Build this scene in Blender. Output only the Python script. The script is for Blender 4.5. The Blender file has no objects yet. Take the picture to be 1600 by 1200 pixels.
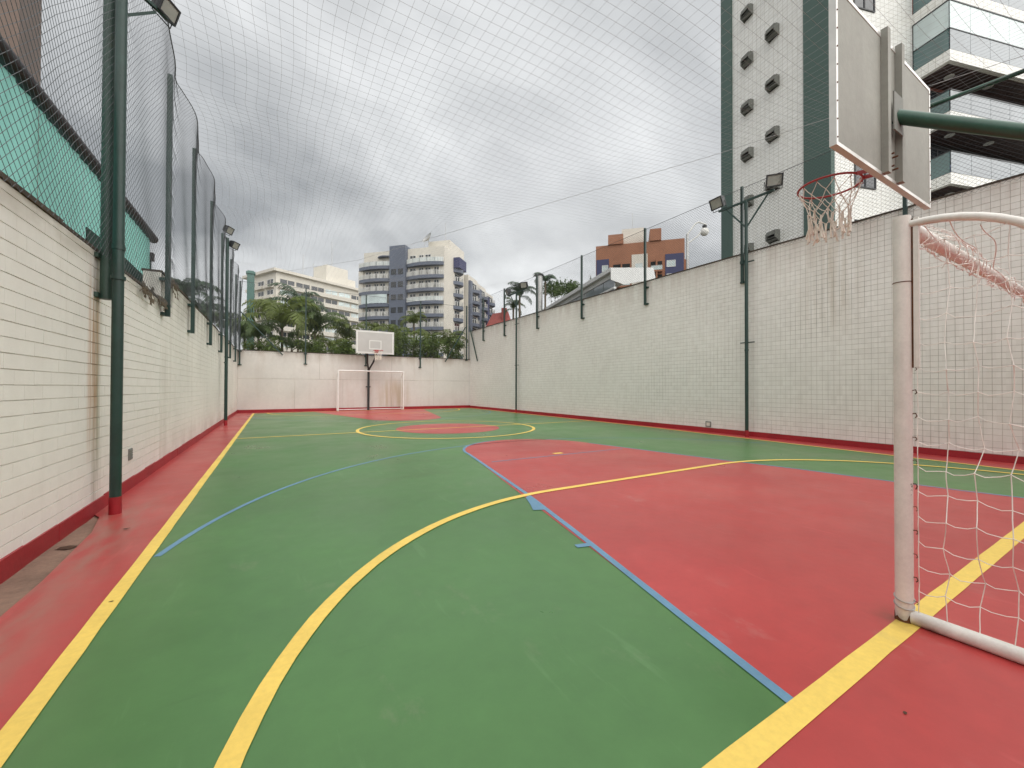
import bpy, math, random
from mathutils import Vector, Matrix
random.seed(7)
R = math.radians
scene = bpy.context.scene
COL = scene.collection

# ------------------------------------------------------------------ camera
cam_d = bpy.data.cameras.new("camera")
cam = bpy.data.objects.new("camera", cam_d)
COL.objects.link(cam)
cam_d.sensor_fit = 'HORIZONTAL'
cam_d.sensor_width = 36.0
cam_d.lens = 36.0 * 631.27 / 1600.0
cam_d.clip_start = 0.05
cam_d.clip_end = 2000
CR = ((0.861021340, -0.508560168, 0.002967667), (-0.007620969, -0.007067620, 0.999945983), (0.508511723, 0.860997447, 0.009961093))
CAMZ = 1.19
cam.matrix_world = Matrix(((CR[0][0], CR[1][0], -CR[2][0], 0), (CR[0][1], CR[1][1], -CR[2][1], 0), (CR[0][2], CR[1][2], -CR[2][2], CAMZ), (0, 0, 0, 1)))
scene.camera = cam
scene.render.resolution_x, scene.render.resolution_y = 1024, 768

# ------------------------------------------------------------------ light: overcast sky and a very soft sun
SUN_EL, SUN_AZ = 48.0, 165.0          # azimuth from +Y towards +X
SKY_STRENGTH, SUN_STRENGTH = .62, 1.5
world = bpy.data.worlds.new("World"); scene.world = world
world.use_nodes = True
nt = world.node_tree; nt.nodes.clear()
def wn(t, **k):
    n = nt.nodes.new(t)
    for a, b in k.items(): setattr(n, a, b)
    return n
out = wn('ShaderNodeOutputWorld'); bg = wn('ShaderNodeBackground')
sky = wn('ShaderNodeTexSky', sky_type='NISHITA', sun_disc=False, sun_elevation=R(SUN_EL), sun_rotation=R(SUN_AZ), dust_density=4.0)
skys = wn('ShaderNodeMix', data_type='RGBA', blend_type='MULTIPLY'); skys.inputs[0].default_value = 1
nt.links.new(sky.outputs[0], skys.inputs[6]); skys.inputs[7].default_value = (.1, .1, .1, 1)
tc = wn('ShaderNodeTexCoord'); sep = wn('ShaderNodeSeparateXYZ')
nt.links.new(tc.outputs['Generated'], sep.inputs[0])
def wmath(op, a, b=None):
    n = wn('ShaderNodeMath', operation=op)
    for i, q in enumerate((a, b)):
        if q is None: continue
        if isinstance(q, (int, float)): n.inputs[i].default_value = q
        else: nt.links.new(q, n.inputs[i])
    return n.outputs[0]
zz = wmath('ADD', wmath('MAXIMUM', sep.outputs[2], 0.0), 0.42)
cmb = wn('ShaderNodeCombineXYZ')
nt.links.new(wmath('DIVIDE', sep.outputs[0], zz), cmb.inputs[0]); nt.links.new(wmath('DIVIDE', sep.outputs[1], zz), cmb.inputs[1])
n1 = wn('ShaderNodeTexNoise'); n1.inputs['Scale'].default_value = .80; n1.inputs['Detail'].default_value = 7; n1.inputs['Roughness'].default_value = .52; n1.inputs['Distortion'].default_value = .35
mp = wn('ShaderNodeMapping'); mp.inputs['Rotation'].default_value = (0, 0, R(-28)); mp.inputs['Scale'].default_value = (1.25, 1.55, 1); mp.inputs['Location'].default_value = (12.6, 3.3, .4)
nt.links.new(cmb.outputs[0], mp.inputs[0]); nt.links.new(mp.outputs[0], n1.inputs['Vector'])
rmp = wn('ShaderNodeValToRGB')
el = rmp.color_ramp.elements
el[0].position = .33; el[0].color = (.25, .26, .268, 1)
el[1].position = .70; el[1].color = (.82, .83, .83, 1)
e = el.new(.47); e.color = (.445, .455, .46, 1)
nt.links.new(n1.outputs[0], rmp.inputs[0])
mx = wn('ShaderNodeMix', data_type='RGBA'); mx.inputs[0].default_value = .94
nt.links.new(skys.outputs[2], mx.inputs[6]); nt.links.new(rmp.outputs[0], mx.inputs[7])
nt.links.new(mx.outputs[2], bg.inputs[0]); bg.inputs[1].default_value = SKY_STRENGTH
nt.links.new(bg.outputs[0], out.inputs[0])

sun_d = bpy.data.lights.new("sun", 'SUN'); sun_d.energy = SUN_STRENGTH; sun_d.angle = R(120); sun_d.color = (1, .965, .92)
sun = bpy.data.objects.new("sun", sun_d); COL.objects.link(sun)
sdir = Vector((math.sin(R(SUN_AZ)) * math.cos(R(SUN_EL)), math.cos(R(SUN_AZ)) * math.cos(R(SUN_EL)), math.sin(R(SUN_EL))))
sun.rotation_euler = sdir.to_track_quat('Z', 'Y').to_euler()
sun.location = sdir * 50
scene.view_settings.view_transform = 'Standard'
scene.view_settings.look = 'None'
scene.view_settings.exposure = 1.33
scene.view_settings.gamma = 1.0
scene.view_settings.use_curve_mapping = False

# ------------------------------------------------------------------ helpers
def pt(x, y, d):
    """a place in the world: photo measurement (1600 wide) at an axial distance d"""
    v = ((x - 800) / 631.27 * d, -(y - 600) / 631.27 * d, d)
    return Vector((sum(CR[k][0] * v[k] for k in range(3)), sum(CR[k][1] * v[k] for k in range(3)), CAMZ + sum(CR[k][2] * v[k] for k in range(3))))

def pty(x, y, Y):
    d = (pt(x, y, 1.0) - Vector((0, 0, CAMZ)))
    return Vector((0, 0, CAMZ)) + d * (Y / d.y)

class MB:
    def __init__(s): s.v = []; s.f = []
    def add(s, vs, fs):
        o = len(s.v); s.v.extend([tuple(p) for p in vs]); s.f.extend([tuple(i + o for i in f) for f in fs]); return s
    def box(s, x0, x1, y0, y1, z0, z1):
        return s.add([(x0, y0, z0), (x1, y0, z0), (x1, y1, z0), (x0, y1, z0), (x0, y0, z1), (x1, y0, z1), (x1, y1, z1), (x0, y1, z1)],
                     [(0, 3, 2, 1), (4, 5, 6, 7), (0, 1, 5, 4), (1, 2, 6, 5), (2, 3, 7, 6), (3, 0, 4, 7)])
    def bar(s, a, b, w, h, up=(0, 0, 1)):
        a = Vector(a); b = Vector(b); d = (b - a).normalized(); up = Vector(up)
        if abs(d.dot(up)) > .98: up = Vector((0, 1, 0))
        r = d.cross(up).normalized() * (w / 2); u = r.cross(d).normalized() * (h / 2)
        vs = [a - r - u, a + r - u, a + r + u, a - r + u, b - r - u, b + r - u, b + r + u, b - r + u]
        return s.add(vs, [(0, 3, 2, 1), (4, 5, 6, 7), (0, 1, 5, 4), (1, 2, 6, 5), (2, 3, 7, 6), (3, 0, 4, 7)][::1])
    def tube(s, pts, r, n=8, closed=False, cap=True, r1=None):
        pts = [Vector(p) for p in pts]; N = len(pts)
        if N < 2: return s
        prev = None; rings = []
        for i, p in enumerate(pts):
            if closed: t = pts[(i + 1) % N] - pts[i - 1]
            else: t = pts[min(i + 1, N - 1)] - pts[max(i - 1, 0)]
            if t.length < 1e-9: t = Vector((0, 0, 1))
            t.normalize()
            if prev is None:
                q = Vector((0, 0, 1)) if abs(t.z) < .9 else Vector((1, 0, 0))
                a = t.cross(q).normalized()
            else:
                a = prev - t * prev.dot(t)
                if a.length < 1e-6: a = t.orthogonal()
                a.normalize()
            prev = a; b = t.cross(a)
            rr = r if r1 is None else r + (r1 - r) * i / (N - 1)
            rings.append([p + (a * math.cos(2 * math.pi * k / n) + b * math.sin(2 * math.pi * k / n)) * rr for k in range(n)])
        vs = [q for g in rings for q in g]; fs = []
        for i in range(N if closed else N - 1):
            j = (i + 1) % N
            for k in range(n):
                fs.append((i * n + k, i * n + (k + 1) % n, j * n + (k + 1) % n, j * n + k))
        if cap and not closed and n > 3:
            fs.append(tuple(range(n))[::-1]); fs.append(tuple((N - 1) * n + k for k in range(n)))
        return s.add(vs, fs)
    def prism(s, poly, z0, z1):
        n = len(poly)
        vs = [(x, y, z0) for x, y in poly] + [(x, y, z1) for x, y in poly]
        fs = [tuple(range(n))[::-1], tuple(range(n, 2 * n))] + [(i, (i + 1) % n, n + (i + 1) % n, n + i) for i in range(n)]
        return s.add(vs, fs)
    def sphere(s, c, r, n=12, m=8, sz=1.0):
        c = Vector(c); vs = []; fs = []
        for i in range(m + 1):
            th = math.pi * i / m
            for k in range(n):
                ph = 2 * math.pi * k / n
                vs.append(c + Vector((math.sin(th) * math.cos(ph), math.sin(th) * math.sin(ph), math.cos(th) * sz)) * r)
        for i in range(m):
            for k in range(n): fs.append((i * n + k, (i + 1) * n + k, (i + 1) * n + (k + 1) % n, i * n + (k + 1) % n))
        return s.add(vs, fs)
    def mesh(s, name, mat, off=(0, 0, 0), smooth=False):
        me = bpy.data.meshes.new(name)
        me.from_pydata([(x - off[0], y - off[1], z - off[2]) for x, y, z in s.v], [], s.f)
        if smooth:
            me.polygons.foreach_set('use_smooth', [True] * len(me.polygons))
            try: me.set_sharp_from_angle(angle=R(40))
            except Exception: pass
        me.materials.append(mat); me.update()
        return me
    def build(s, name, mat, parent=None, label=None, cat=None, group=None, kind=None, smooth=False, local=False, base=None):
        off = (0, 0, 0)
        if parent is not None and not local:
            p = parent
            while p.parent: p = p.parent
            off = p.location
        if parent is None:
            xs = [q[0] for q in s.v]; ys = [q[1] for q in s.v]; zs = [q[2] for q in s.v]
            off = base or ((min(xs) + max(xs)) / 2, (min(ys) + max(ys)) / 2, min(zs))
        o = bpy.data.objects.new(name, s.mesh(name, mat, off, smooth)); COL.objects.link(o)
        if parent is None: o.location = off
        else: o.parent = parent
        return tag(o, label, cat, group, kind)
def tag(o, label=None, cat=None, group=None, kind=None):
    if label: o['label'] = label
    if cat: o['category'] = cat
    if group: o['group'] = group
    if kind: o['kind'] = kind
    return o
def thing(name, loc, label, cat, group=None, rz=0.0):
    o = bpy.data.objects.new(name, None); COL.objects.link(o)
    o.location = loc; o.rotation_euler = (0, 0, rz); o.empty_display_size = .2
    return tag(o, label, cat, group)
def inst(src_mesh, name, parent, loc, rot=(0, 0, 0), scale=(1, 1, 1)):
    o = bpy.data.objects.new(name, src_mesh); COL.objects.link(o)
    o.parent = parent; o.location = loc; o.rotation_euler = rot; o.scale = scale
    return o

# ------------------------------------------------------------------ materials
MATS = {}
def material(name, col, rough=.6, var=.10, scale=1.5, bump=0.0, bscale=60.0, metal=0.0, spec=.5, streak=0.0, streak_col=None, speck=0.0, speck_col=None, coords='pos', transl=0.0, trans_alpha=1.0, ior=None, cellvar=0.0, cell=(.105, .105, .105), fine=0.0, scuff=0.0, chip=0.0):
    m = bpy.data.materials.new(name); m.use_nodes = True
    t = m.node_tree; N = t.nodes; L = t.links
    b = N['Principled BSDF']; b.inputs['Roughness'].default_value = rough; b.inputs['Metallic'].default_value = metal
    b.inputs['Specular IOR Level'].default_value = spec
    if coords == 'pos': src = N.new('ShaderNodeNewGeometry').outputs['Position']
    else: src = N.new('ShaderNodeTexCoord').outputs['Object']
    def noise(sc, det=5, rg=.55, vec=None, mscale=None):
        n = N.new('ShaderNodeTexNoise'); n.inputs['Scale'].default_value = sc; n.inputs['Detail'].default_value = det; n.inputs['Roughness'].default_value = rg
        v = src
        if mscale:
            mp_ = N.new('ShaderNodeMapping'); mp_.inputs['Scale'].default_value = mscale; L.new(v, mp_.inputs[0]); v = mp_.outputs[0]
        L.new(v, n.inputs['Vector']); return n.outputs[0]
    def ramp(sock, a, b_):
        r = N.new('ShaderNodeMapRange'); r.inputs[1].default_value = a; r.inputs[2].default_value = b_; r.clamp = True; L.new(sock, r.inputs[0]); return r.outputs[0]
    def mix(fac, a, c, mode='MIX'):
        x = N.new('ShaderNodeMix'); x.data_type = 'RGBA'; x.blend_type = mode
        for i, q in ((0, fac), (6, a), (7, c)):
            if isinstance(q, (int, float)): x.inputs[i].default_value = q
            elif isinstance(q, tuple): x.inputs[i].default_value = (*q[:3], 1)
            else: L.new(q, x.inputs[i])
        return x.outputs[2]
    lo = tuple(max(c * (1 - var), 0) for c in col); hi = tuple(min(c * (1 + var), 1) for c in col)
    c = mix(ramp(noise(scale), .3, .7), lo, hi)
    if fine: c = mix(ramp(noise(scale * 14, 4, .7), .3, .75), c, mix(1.0, c, (1 - fine,) * 3, 'MULTIPLY'))
    if cellvar:
        sn = N.new('ShaderNodeVectorMath'); sn.operation = 'DIVIDE'; sn.inputs[1].default_value = cell; L.new(src, sn.inputs[0])
        fl = N.new('ShaderNodeVectorMath'); fl.operation = 'FLOOR'; L.new(sn.outputs[0], fl.inputs[0])
        w = N.new('ShaderNodeTexWhiteNoise'); L.new(fl.outputs[0], w.inputs['Vector'])
        c = mix(ramp(w.outputs[0], 0, 1), c, mix(1.0, c, (1 - cellvar, 1 - cellvar * 1.05, 1 - cellvar * 1.15), 'MULTIPLY'))
    if streak:
        sc = streak_col or tuple(q * .55 for q in col)
        f = N.new('ShaderNodeMath'); f.operation = 'MULTIPLY'; f.inputs[1].default_value = streak
        g = N.new('ShaderNodeMath'); g.operation = 'MULTIPLY'
        L.new(ramp(noise(1.0, 6, .6, mscale=(5, 5, .35)), .5, .78), g.inputs[0]); L.new(ramp(noise(.8, 3), .38, .62), g.inputs[1])
        L.new(g.outputs[0], f.inputs[0]); c = mix(f.outputs[0], c, sc)
    if speck:
        sc = speck_col or tuple(min(q * 1.5 + .08, 1) for q in col)
        f = N.new('ShaderNodeMath'); f.operation = 'MULTIPLY'; f.inputs[1].default_value = speck
        g = N.new('ShaderNodeMath'); g.operation = 'MULTIPLY'
        L.new(ramp(noise(3.5, 8, .72, mscale=(1, .6, 1)), .58, .70), g.inputs[0]); L.new(ramp(noise(.55, 2), .38, .58), g.inputs[1])
        L.new(g.outputs[0], f.inputs[0]); c = mix(f.outputs[0], c, sc)
    if chip:
        f = N.new('ShaderNodeMath'); f.operation = 'MULTIPLY'; f.inputs[1].default_value = chip
        L.new(ramp(noise(9.0, 5, .6, mscale=(1, 1, .6)), .71, .73), f.inputs[0]); c = mix(f.outputs[0], c, (.09, .05, .03))
    if scuff:
        for ms, lo_, hi_, colr, k_ in (((9, 1.1, 1), .62, .74, tuple(min(q * 1.25 + .05, 1) for q in col), .5), ((1.3, 8, 1), .63, .75, tuple(q * .62 for q in col), .5), ((.35, .35, 1), .50, .75, tuple(q * .72 for q in col), .55), ((22, 22, 1), .70, .76, tuple(min(q * 1.2 + .12, 1) for q in col), .5)):
            f = N.new('ShaderNodeMath'); f.operation = 'MULTIPLY'; f.inputs[1].default_value = k_ * scuff
            L.new(ramp(noise(1.0, 7, .62, mscale=ms), lo_, hi_), f.inputs[0]); c = mix(f.outputs[0], c, colr)
        rv = N.new('ShaderNodeMapRange'); rv.inputs[1].default_value = .3; rv.inputs[2].default_value = .7; rv.inputs[3].default_value = rough - .07; rv.inputs[4].default_value = rough + .12
        L.new(noise(.9, 6, .6), rv.inputs[0]); L.new(rv.outputs[0], b.inputs['Roughness'])
    L.new(c, b.inputs['Base Color'])
    if bump:
        bn = N.new('ShaderNodeBump'); bn.inputs['Strength'].default_value = bump; bn.inputs['Distance'].default_value = .01
        L.new(noise(bscale, 6), bn.inputs['Height']); L.new(bn.outputs[0], b.inputs['Normal'])
    if ior: b.inputs['IOR'].default_value = ior
    if transl:
        tr = N.new('ShaderNodeBsdfTranslucent'); L.new(c, tr.inputs[0]); ms = N.new('ShaderNodeMixShader'); ms.inputs[0].default_value = transl
        L.new(b.outputs[0], ms.inputs[1]); L.new(tr.outputs[0], ms.inputs[2]); L.new(ms.outputs[0], N['Material Output'].inputs[0])
    if trans_alpha < 1: b.inputs['Alpha'].default_value = trans_alpha
    m['nodes_color'] = 1; MATS[name] = m
    return m
def last_color(m):
    """socket that feeds the base colour, for adding a stain of its own shape"""
    b = m.node_tree.nodes['Principled BSDF']; return b.inputs['Base Color'].links[0].from_socket
def add_stain(m, lo, hi, col, soft, strength=.8, nscale=(18, 18, 1.2)):
    t = m.node_tree; N = t.nodes; L = t.links; b = N['Principled BSDF']; c0 = last_color(m)
    g = N.new('ShaderNodeNewGeometry'); s = N.new('ShaderNodeSeparateXYZ'); L.new(g.outputs['Position'], s.inputs[0]); acc = None
    for ax in range(3):
        for side, lim in ((1, lo[ax]), (-1, hi[ax])):
            if lim is None: continue
            r = N.new('ShaderNodeMapRange'); r.clamp = True
            if side == 1: r.inputs[1].default_value = lim - soft[ax]; r.inputs[2].default_value = lim + soft[ax]
            else: r.inputs[1].default_value = lim + soft[ax]; r.inputs[2].default_value = lim - soft[ax]
            L.new(s.outputs[ax], r.inputs[0])
            if acc is None: acc = r.outputs[0]
            else:
                k = N.new('ShaderNodeMath'); k.operation = 'MULTIPLY'; L.new(acc, k.inputs[0]); L.new(r.outputs[0], k.inputs[1]); acc = k.outputs[0]
    mp_ = N.new('ShaderNodeMapping'); mp_.inputs['Scale'].default_value = nscale; L.new(g.outputs['Position'], mp_.inputs[0])
    n = N.new('ShaderNodeTexNoise'); n.inputs['Scale'].default_value = 1; n.inputs['Detail'].default_value = 5; L.new(mp_.outputs[0], n.inputs['Vector'])
    r = N.new('ShaderNodeMapRange'); r.clamp = True; r.inputs[1].default_value = .35; r.inputs[2].default_value = .62; r.inputs[4].default_value = strength; L.new(n.outputs[0], r.inputs[0])
    k = N.new('ShaderNodeMath'); k.operation = 'MULTIPLY'; L.new(acc, k.inputs[0]); L.new(r.outputs[0], k.inputs[1])
    x = N.new('ShaderNodeMix'); x.data_type = 'RGBA'; L.new(k.outputs[0], x.inputs[0]); L.new(c0, x.inputs[6]); x.inputs[7].default_value = (*col, 1)
    L.new(x.outputs[2], b.inputs['Base Color'])

GREEN = material('green court paint', (.078, .198, .058), .33, .15, .45, bump=.03, bscale=220, speck=.42, speck_col=(.20, .24, .14), fine=.14, spec=.6, scuff=.8)
RED = material('red court paint', (.46, .052, .050), .33, .12, .5, bump=.03, bscale=220, speck=.42, speck_col=(.46, .20, .18), fine=.14, spec=.6, scuff=.8)
YEL = material('yellow line paint', (.88, .63, .135), .5, .08, 2.5, speck=.35, speck_col=(.55, .42, .18), fine=.14, scuff=.6)
BLUE = material('blue line paint', (.13, .27, .40), .5, .12, 2.5, fine=.1)
SKIRT = material('dark red skirting paint', (.34, .016, .024), .45, .15, 2.0, fine=.2, bump=.1)
BRICKP = material('cream painted brick', (.85, .835, .785), .55, .05, .7, bump=.12, bscale=55, streak=.22, streak_col=(.52, .47, .38), cellvar=.03, cell=(1, .25, .1), fine=.05)
MORTAR = material('painted mortar', (.74, .72, .665), .8, .22, 1.2, bump=.2)
RENDER = material('cream painted render', (.82, .80, .745), .6, .06, .6, bump=.10, bscale=35, streak=.40, streak_col=(.45, .40, .33), fine=.06)
BACKP = material('cream precast concrete', (.66, .635, .595), .62, .07, .7, bump=.10, bscale=25, streak=.40, streak_col=(.48, .40, .34), fine=.08)
TILE = material('cream ceramic tile', (.80, .79, .745), .38, .035, .5, cellvar=.07, cell=(1, .105, .105), streak=.10, streak_col=(.47, .40, .32), fine=.04)
GROUT = material('grey brown tile grout', (.46, .435, .39), .9, .38, .9, streak=.6, streak_col=(.10, .085, .07))
COPING = material('dark coping', (.07, .05, .035), .8, .3, 4, bump=.3)
GPAINT = material('dark green enamel', (.015, .046, .037), .42, .25, 5, fine=.25, bump=.1, bscale=30)
GPAINT2 = material('weathered green enamel', (.030, .066, .050), .5, .25, 4, fine=.25, bump=.1, bscale=30, speck=.4, speck_col=(.10, .07, .03))
GREENARM = material('green pipe enamel', (.022, .085, .055), .36, .25, 4, fine=.2)
WIRE = material('dark coated wire', (.045, .05, .055), .5, .1, 4)
TWINE = material('grey roof twine', (.34, .345, .35), .7, .1, 4)
WHITEP = material('chalky white enamel', (.80, .78, .73), .45, .10, 5, bump=.08, bscale=40, streak=.5, streak_col=(.40, .34, .27), fine=.12, chip=.9)
RUST = material('brown rust', (.11, .045, .02), .85, .4, 20, bump=.4)
ROPE = material('white nylon rope', (.86, .84, .79), .75, .12, 12)
HOOPNET = material('cream hoop cord', (.80, .74, .65), .8, .12, 10)
HOOPRED = material('red hoop enamel', (.36, .03, .03), .42, .15, 10)
BOARDM = material('weathered grey plywood', (.28, .28, .245), .7, .10, 1.3, bump=.15, streak=.75, streak_col=(.19, .185, .16), fine=.14)
BOARDF = material('white backboard face', (.47, .46, .44), .55, .06, 2.0, streak=.4, streak_col=(.42, .40, .36))
ALU = material('aluminium trim', (.62, .61, .58), .35, .1, 6, metal=.35)
LAMPB = material('black lamp housing', (.022, .024, .026), .45, .2, 9)
LAMPG = material('grey lamp lens', (.30, .31, .28), .12, .12, 9, spec=.7)
CONC = material('dirty gutter concrete', (.29, .185, .135), .85, .28, 2.2, bump=.5, bscale=30, speck=.6, speck_col=(.07, .05, .035), fine=.3)
EARTH = material('garden earth', (.09, .085, .06), .95, .3, .2, bump=.3)
TEALS = material('teal polycarbonate sheet', (.36, .76, .68), .35, .12, .8, transl=.85, fine=.06)
DKPIPE = material('dark maroon pipe', (.022, .010, .012), .5, .2, 6)
SHADEC = material('dark green shade cloth', (.012, .05, .038), .8, .25, 20)
TREE_T = material('palm trunk', (.12, .095, .065), .9, .3, 5, bump=.6, bscale=20)
FRONDS = [material('palm frond green', (.145, .19, .038), .5, .35, 1.2, transl=.35, fine=.2), material('palm frond dark green', (.075, .12, .030), .5, .35, 1.2, transl=.2, fine=.2), material('palm frond blue green', (.075, .125, .070), .55, .3, 1.2, transl=.2, fine=.2)]
LEAVES = material('shrub leaf green', (.11, .165, .03), .5, .45, 1.6, transl=.25, fine=.2)
CREAMB = material('cream facade paint', (.64, .61, .54), .75, .06, .15, streak=.35, streak_col=(.42, .36, .28), coords='obj')
BLUEB = material('slate blue facade paint', (.125, .145, .19), .7, .10, .15, streak=.4, streak_col=(.14, .16, .19), coords='obj')
NAVYB = material('navy facade paint', (.050, .055, .125), .7, .1, .15, coords='obj')
ORANGEB = material('orange brick facade', (.34, .155, .090), .8, .10, .3, fine=.15, coords='obj')
BROWNB = material('brown facade', (.16, .115, .095), .8, .12, .3, fine=.15, coords='obj')
REDB = material('red roof tile', (.28, .07, .06), .8, .2, .5)
GLASSD = material('dark window glass', (.028, .034, .040), .08, .3, .5, spec=.7)
GLASSL = material('glass with painted sky reflection', (.55, .64, .64), .07, .2, .35, spec=.9)  # pale base colour carries the bright sky reflection
GLASST = material('teal railing glass', (.095, .17, .17), .06, .2, .5, spec=.9)
GLASSG = material('grey railing glass', (.19, .22, .24), .08, .15, .5, spec=.9)
WHITEB = material('white frame paint', (.68, .68, .65), .5, .06, .8)
WOODS = material('dark wood soffit', (.055, .024, .017), .5, .35, 2.5, fine=.3)
REDWALL = material('dark red plaster', (.17, .045, .03), .8, .2, .8)
PILAST = material('green pilaster paint', (.066, .118, .100), .6, .08, .15, streak=.4, streak_col=(.08, .11, .10), coords='obj')
LOUVM = material('grey concrete hood', (.20, .205, .185), .8, .15, 2, fine=.15)
SHADEIN = material('painted interior shade', (.02, .02, .02), .9, .2, 1)  # near-black colour stands in for unlit depth
METALR = material('white metal roof sheet', (.60, .61, .60), .38, .06, .8, metal=.1)
GALV = material('galvanised pipe', (.42, .42, .41), .38, .15, 3, metal=.5)
TEALP = material('teal painted pillar', (.10, .20, .175), .6, .1, .4)
BLUEPL = material('blue plastic', (.012, .05, .24), .35, .1, 3)
PINKW = material('pink white stucco', (.5, .42, .38), .8, .1, 1)

# small ceramic tile on the tower (too small to pick apart at this distance)
def tower_tile():
    m = material('small white facade tile', (.86, .86, .83), .45, .05, .2, streak=.3, streak_col=(.40, .38, .33), coords='obj')
    t = m.node_tree; N = t.nodes; L = t.links; b = N['Principled BSDF']; c0 = last_color(m)
    tcx = N.new('ShaderNodeTexCoord'); s = N.new('ShaderNodeSeparateXYZ'); L.new(tcx.outputs['Object'], s.inputs[0])
    a = N.new('ShaderNodeMath'); L.new(s.outputs[0], a.inputs[0]); L.new(s.outputs[1], a.inputs[1])
    cb = N.new('ShaderNodeCombineXYZ'); L.new(a.outputs[0], cb.inputs[0]); L.new(s.outputs[2], cb.inputs[1])
    br = N.new('ShaderNodeTexBrick'); br.offset = 0.0; br.inputs['Scale'].default_value = 1; br.inputs['Brick Width'].default_value = .30; br.inputs['Row Height'].default_value = .22
    br.inputs['Mortar Size'].default_value = .012; br.inputs['Color1'].default_value = (1, 1, 1, 1); br.inputs['Color2'].default_value = (.93, .93, .92, 1); br.inputs['Mortar'].default_value = (.68, .66, .62, 1)
    L.new(cb.outputs[0], br.inputs['Vector'])
    x = N.new('ShaderNodeMix'); x.data_type = 'RGBA'; x.blend_type = 'MULTIPLY'; x.inputs[0].default_value = 1; L.new(c0, x.inputs[6]); L.new(br.outputs[0], x.inputs[7]); L.new(x.outputs[2], b.inputs['Base Color'])
    return m
TOWERT = tower_tile()

# grime and rust that sit on the walls
for m_ in (BRICKP, MORTAR):
    add_stain(m_, (None, 5.08, .75), (None, 5.34, 2.10), (.50, .24, .07), (.1, .05, .35), .85, (1, 26, .8))
    add_stain(m_, (None, 5.22, .05), (None, 5.40, 2.40), (.33, .32, .22), (.1, .05, .2), .6, (1, 30, 1.0))
add_stain(BRICKP, (None, None, 2.34), (None, None, 3.0), (.36, .31, .24), (.1, .1, .10), .6, (2, 2, 6))
add_stain(RENDER, (None, None, 2.45), (None, None, 3.2), (.30, .28, .23), (.1, .1, .30), .7, (3, 3, .8))
add_stain(RENDER, (None, None, -1), (None, None, .25), (.46, .40, .33), (.1, .1, .35), .6, (2, 2, 2))
add_stain(BACKP, (None, None, 2.6), (None, None, 3.2), (.38, .31, .25), (.1, .1, .25), .7, (3, 3, .8))
add_stain(BACKP, (5.0, None, .1), (6.4, None, 1.5), (.44, .36, .22), (.3, .1, .3), .7, (9, 3, .5))
add_stain(BACKP, (2.9, None, -1), (6.2, None, 1.8), (.54, .43, .37), (.5, .1, .5), .35, (2.5, 1, .9))
add_stain(TILE, (None, 3.7, 2.6), (None, 4.3, 4.7), (.45, .38, .28), (.1, .4, .5), .6, (1, 9, .6))
add_stain(TILE, (None, None, 4.2), (None, None, 5), (.50, .43, .38), (.1, .1, .35), .5, (1, 5, .6))
add_stain(GROUT, (None, 3.6, 2.6), (None, 4.4, 4.7), (.03, .028, .025), (.1, .5, .8), .9, (1, 3, .6))
add_stain(GROUT, (None, 2.2, .1), (None, 5.0, .9), (.10, .09, .075), (.1, .6, .5), .55, (1, 2, 1))
add_stain(WHITEP, (2.7, .60, -.1), (2.9, .90, .03), (.10, .045, .02), (.05, .10, .045), 1.0, (14, 14, 10))
for m_ in (RED, YEL):
    add_stain(m_, (2.72, .66, None), (2.88, .86, None), (.12, .055, .02), (.09, .09, 1), .75, (9, 9, 1))
add_stain(RED, (None, None, None), (-.95, 5.6, None), (.30, .17, .13), (.14, .5, 1), .6, (9, 2.5, 1))

# ------------------------------------------------------------------ ground and court
LX, RX, BY = -1.44, 10.3, 22.5
NY = -3.0
def sheet(name, poly, z, mat, **k):
    mb = MB(); n = len(poly); mb.add([(x, y, z) for x, y in poly], [tuple(range(n))])
    return mb.build(name, mat, kind='structure', **k)
MB().add([(-600, -600, -.06), (600, -600, -.06), (600, 900, -.06), (-600, 900, -.06)], [(0, 1, 2, 3)]).build('ground', EARTH, kind='structure')
MB().add([(-1.16, NY, 0), (RX, NY, 0), (RX, BY, 0), (LX, BY, 0), (LX, 5.25, 0), (-1.36, 5.1, 0), (-1.27, 4.6, 0), (-1.21, 3.6, 0)], [(0, 1, 2, 3, 4, 5, 6, 7)]).build('court_floor', RED, kind='structure')
# shallow gutter against the left wall, its floor a little below the paint
gm = MB(); ys = [NY + i * .25 for i in range(34)]
rng = random.Random(3)
vs = []
for y in ys:
    jw = rng.uniform(-.012, .012)
    vs += [(LX - .05, y, -.012 + jw * .5), (-1.30 + jw, y, -.022), (-1.0, y, -.012)]
fs = []
for i in range(len(ys) - 1):
    for k in range(2): fs.append((i * 3 + k, i * 3 + k + 1, (i + 1) * 3 + k + 1, (i + 1) * 3 + k))
gm.add(vs, fs).build('gutter', CONC, kind='structure', smooth=True)

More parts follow.
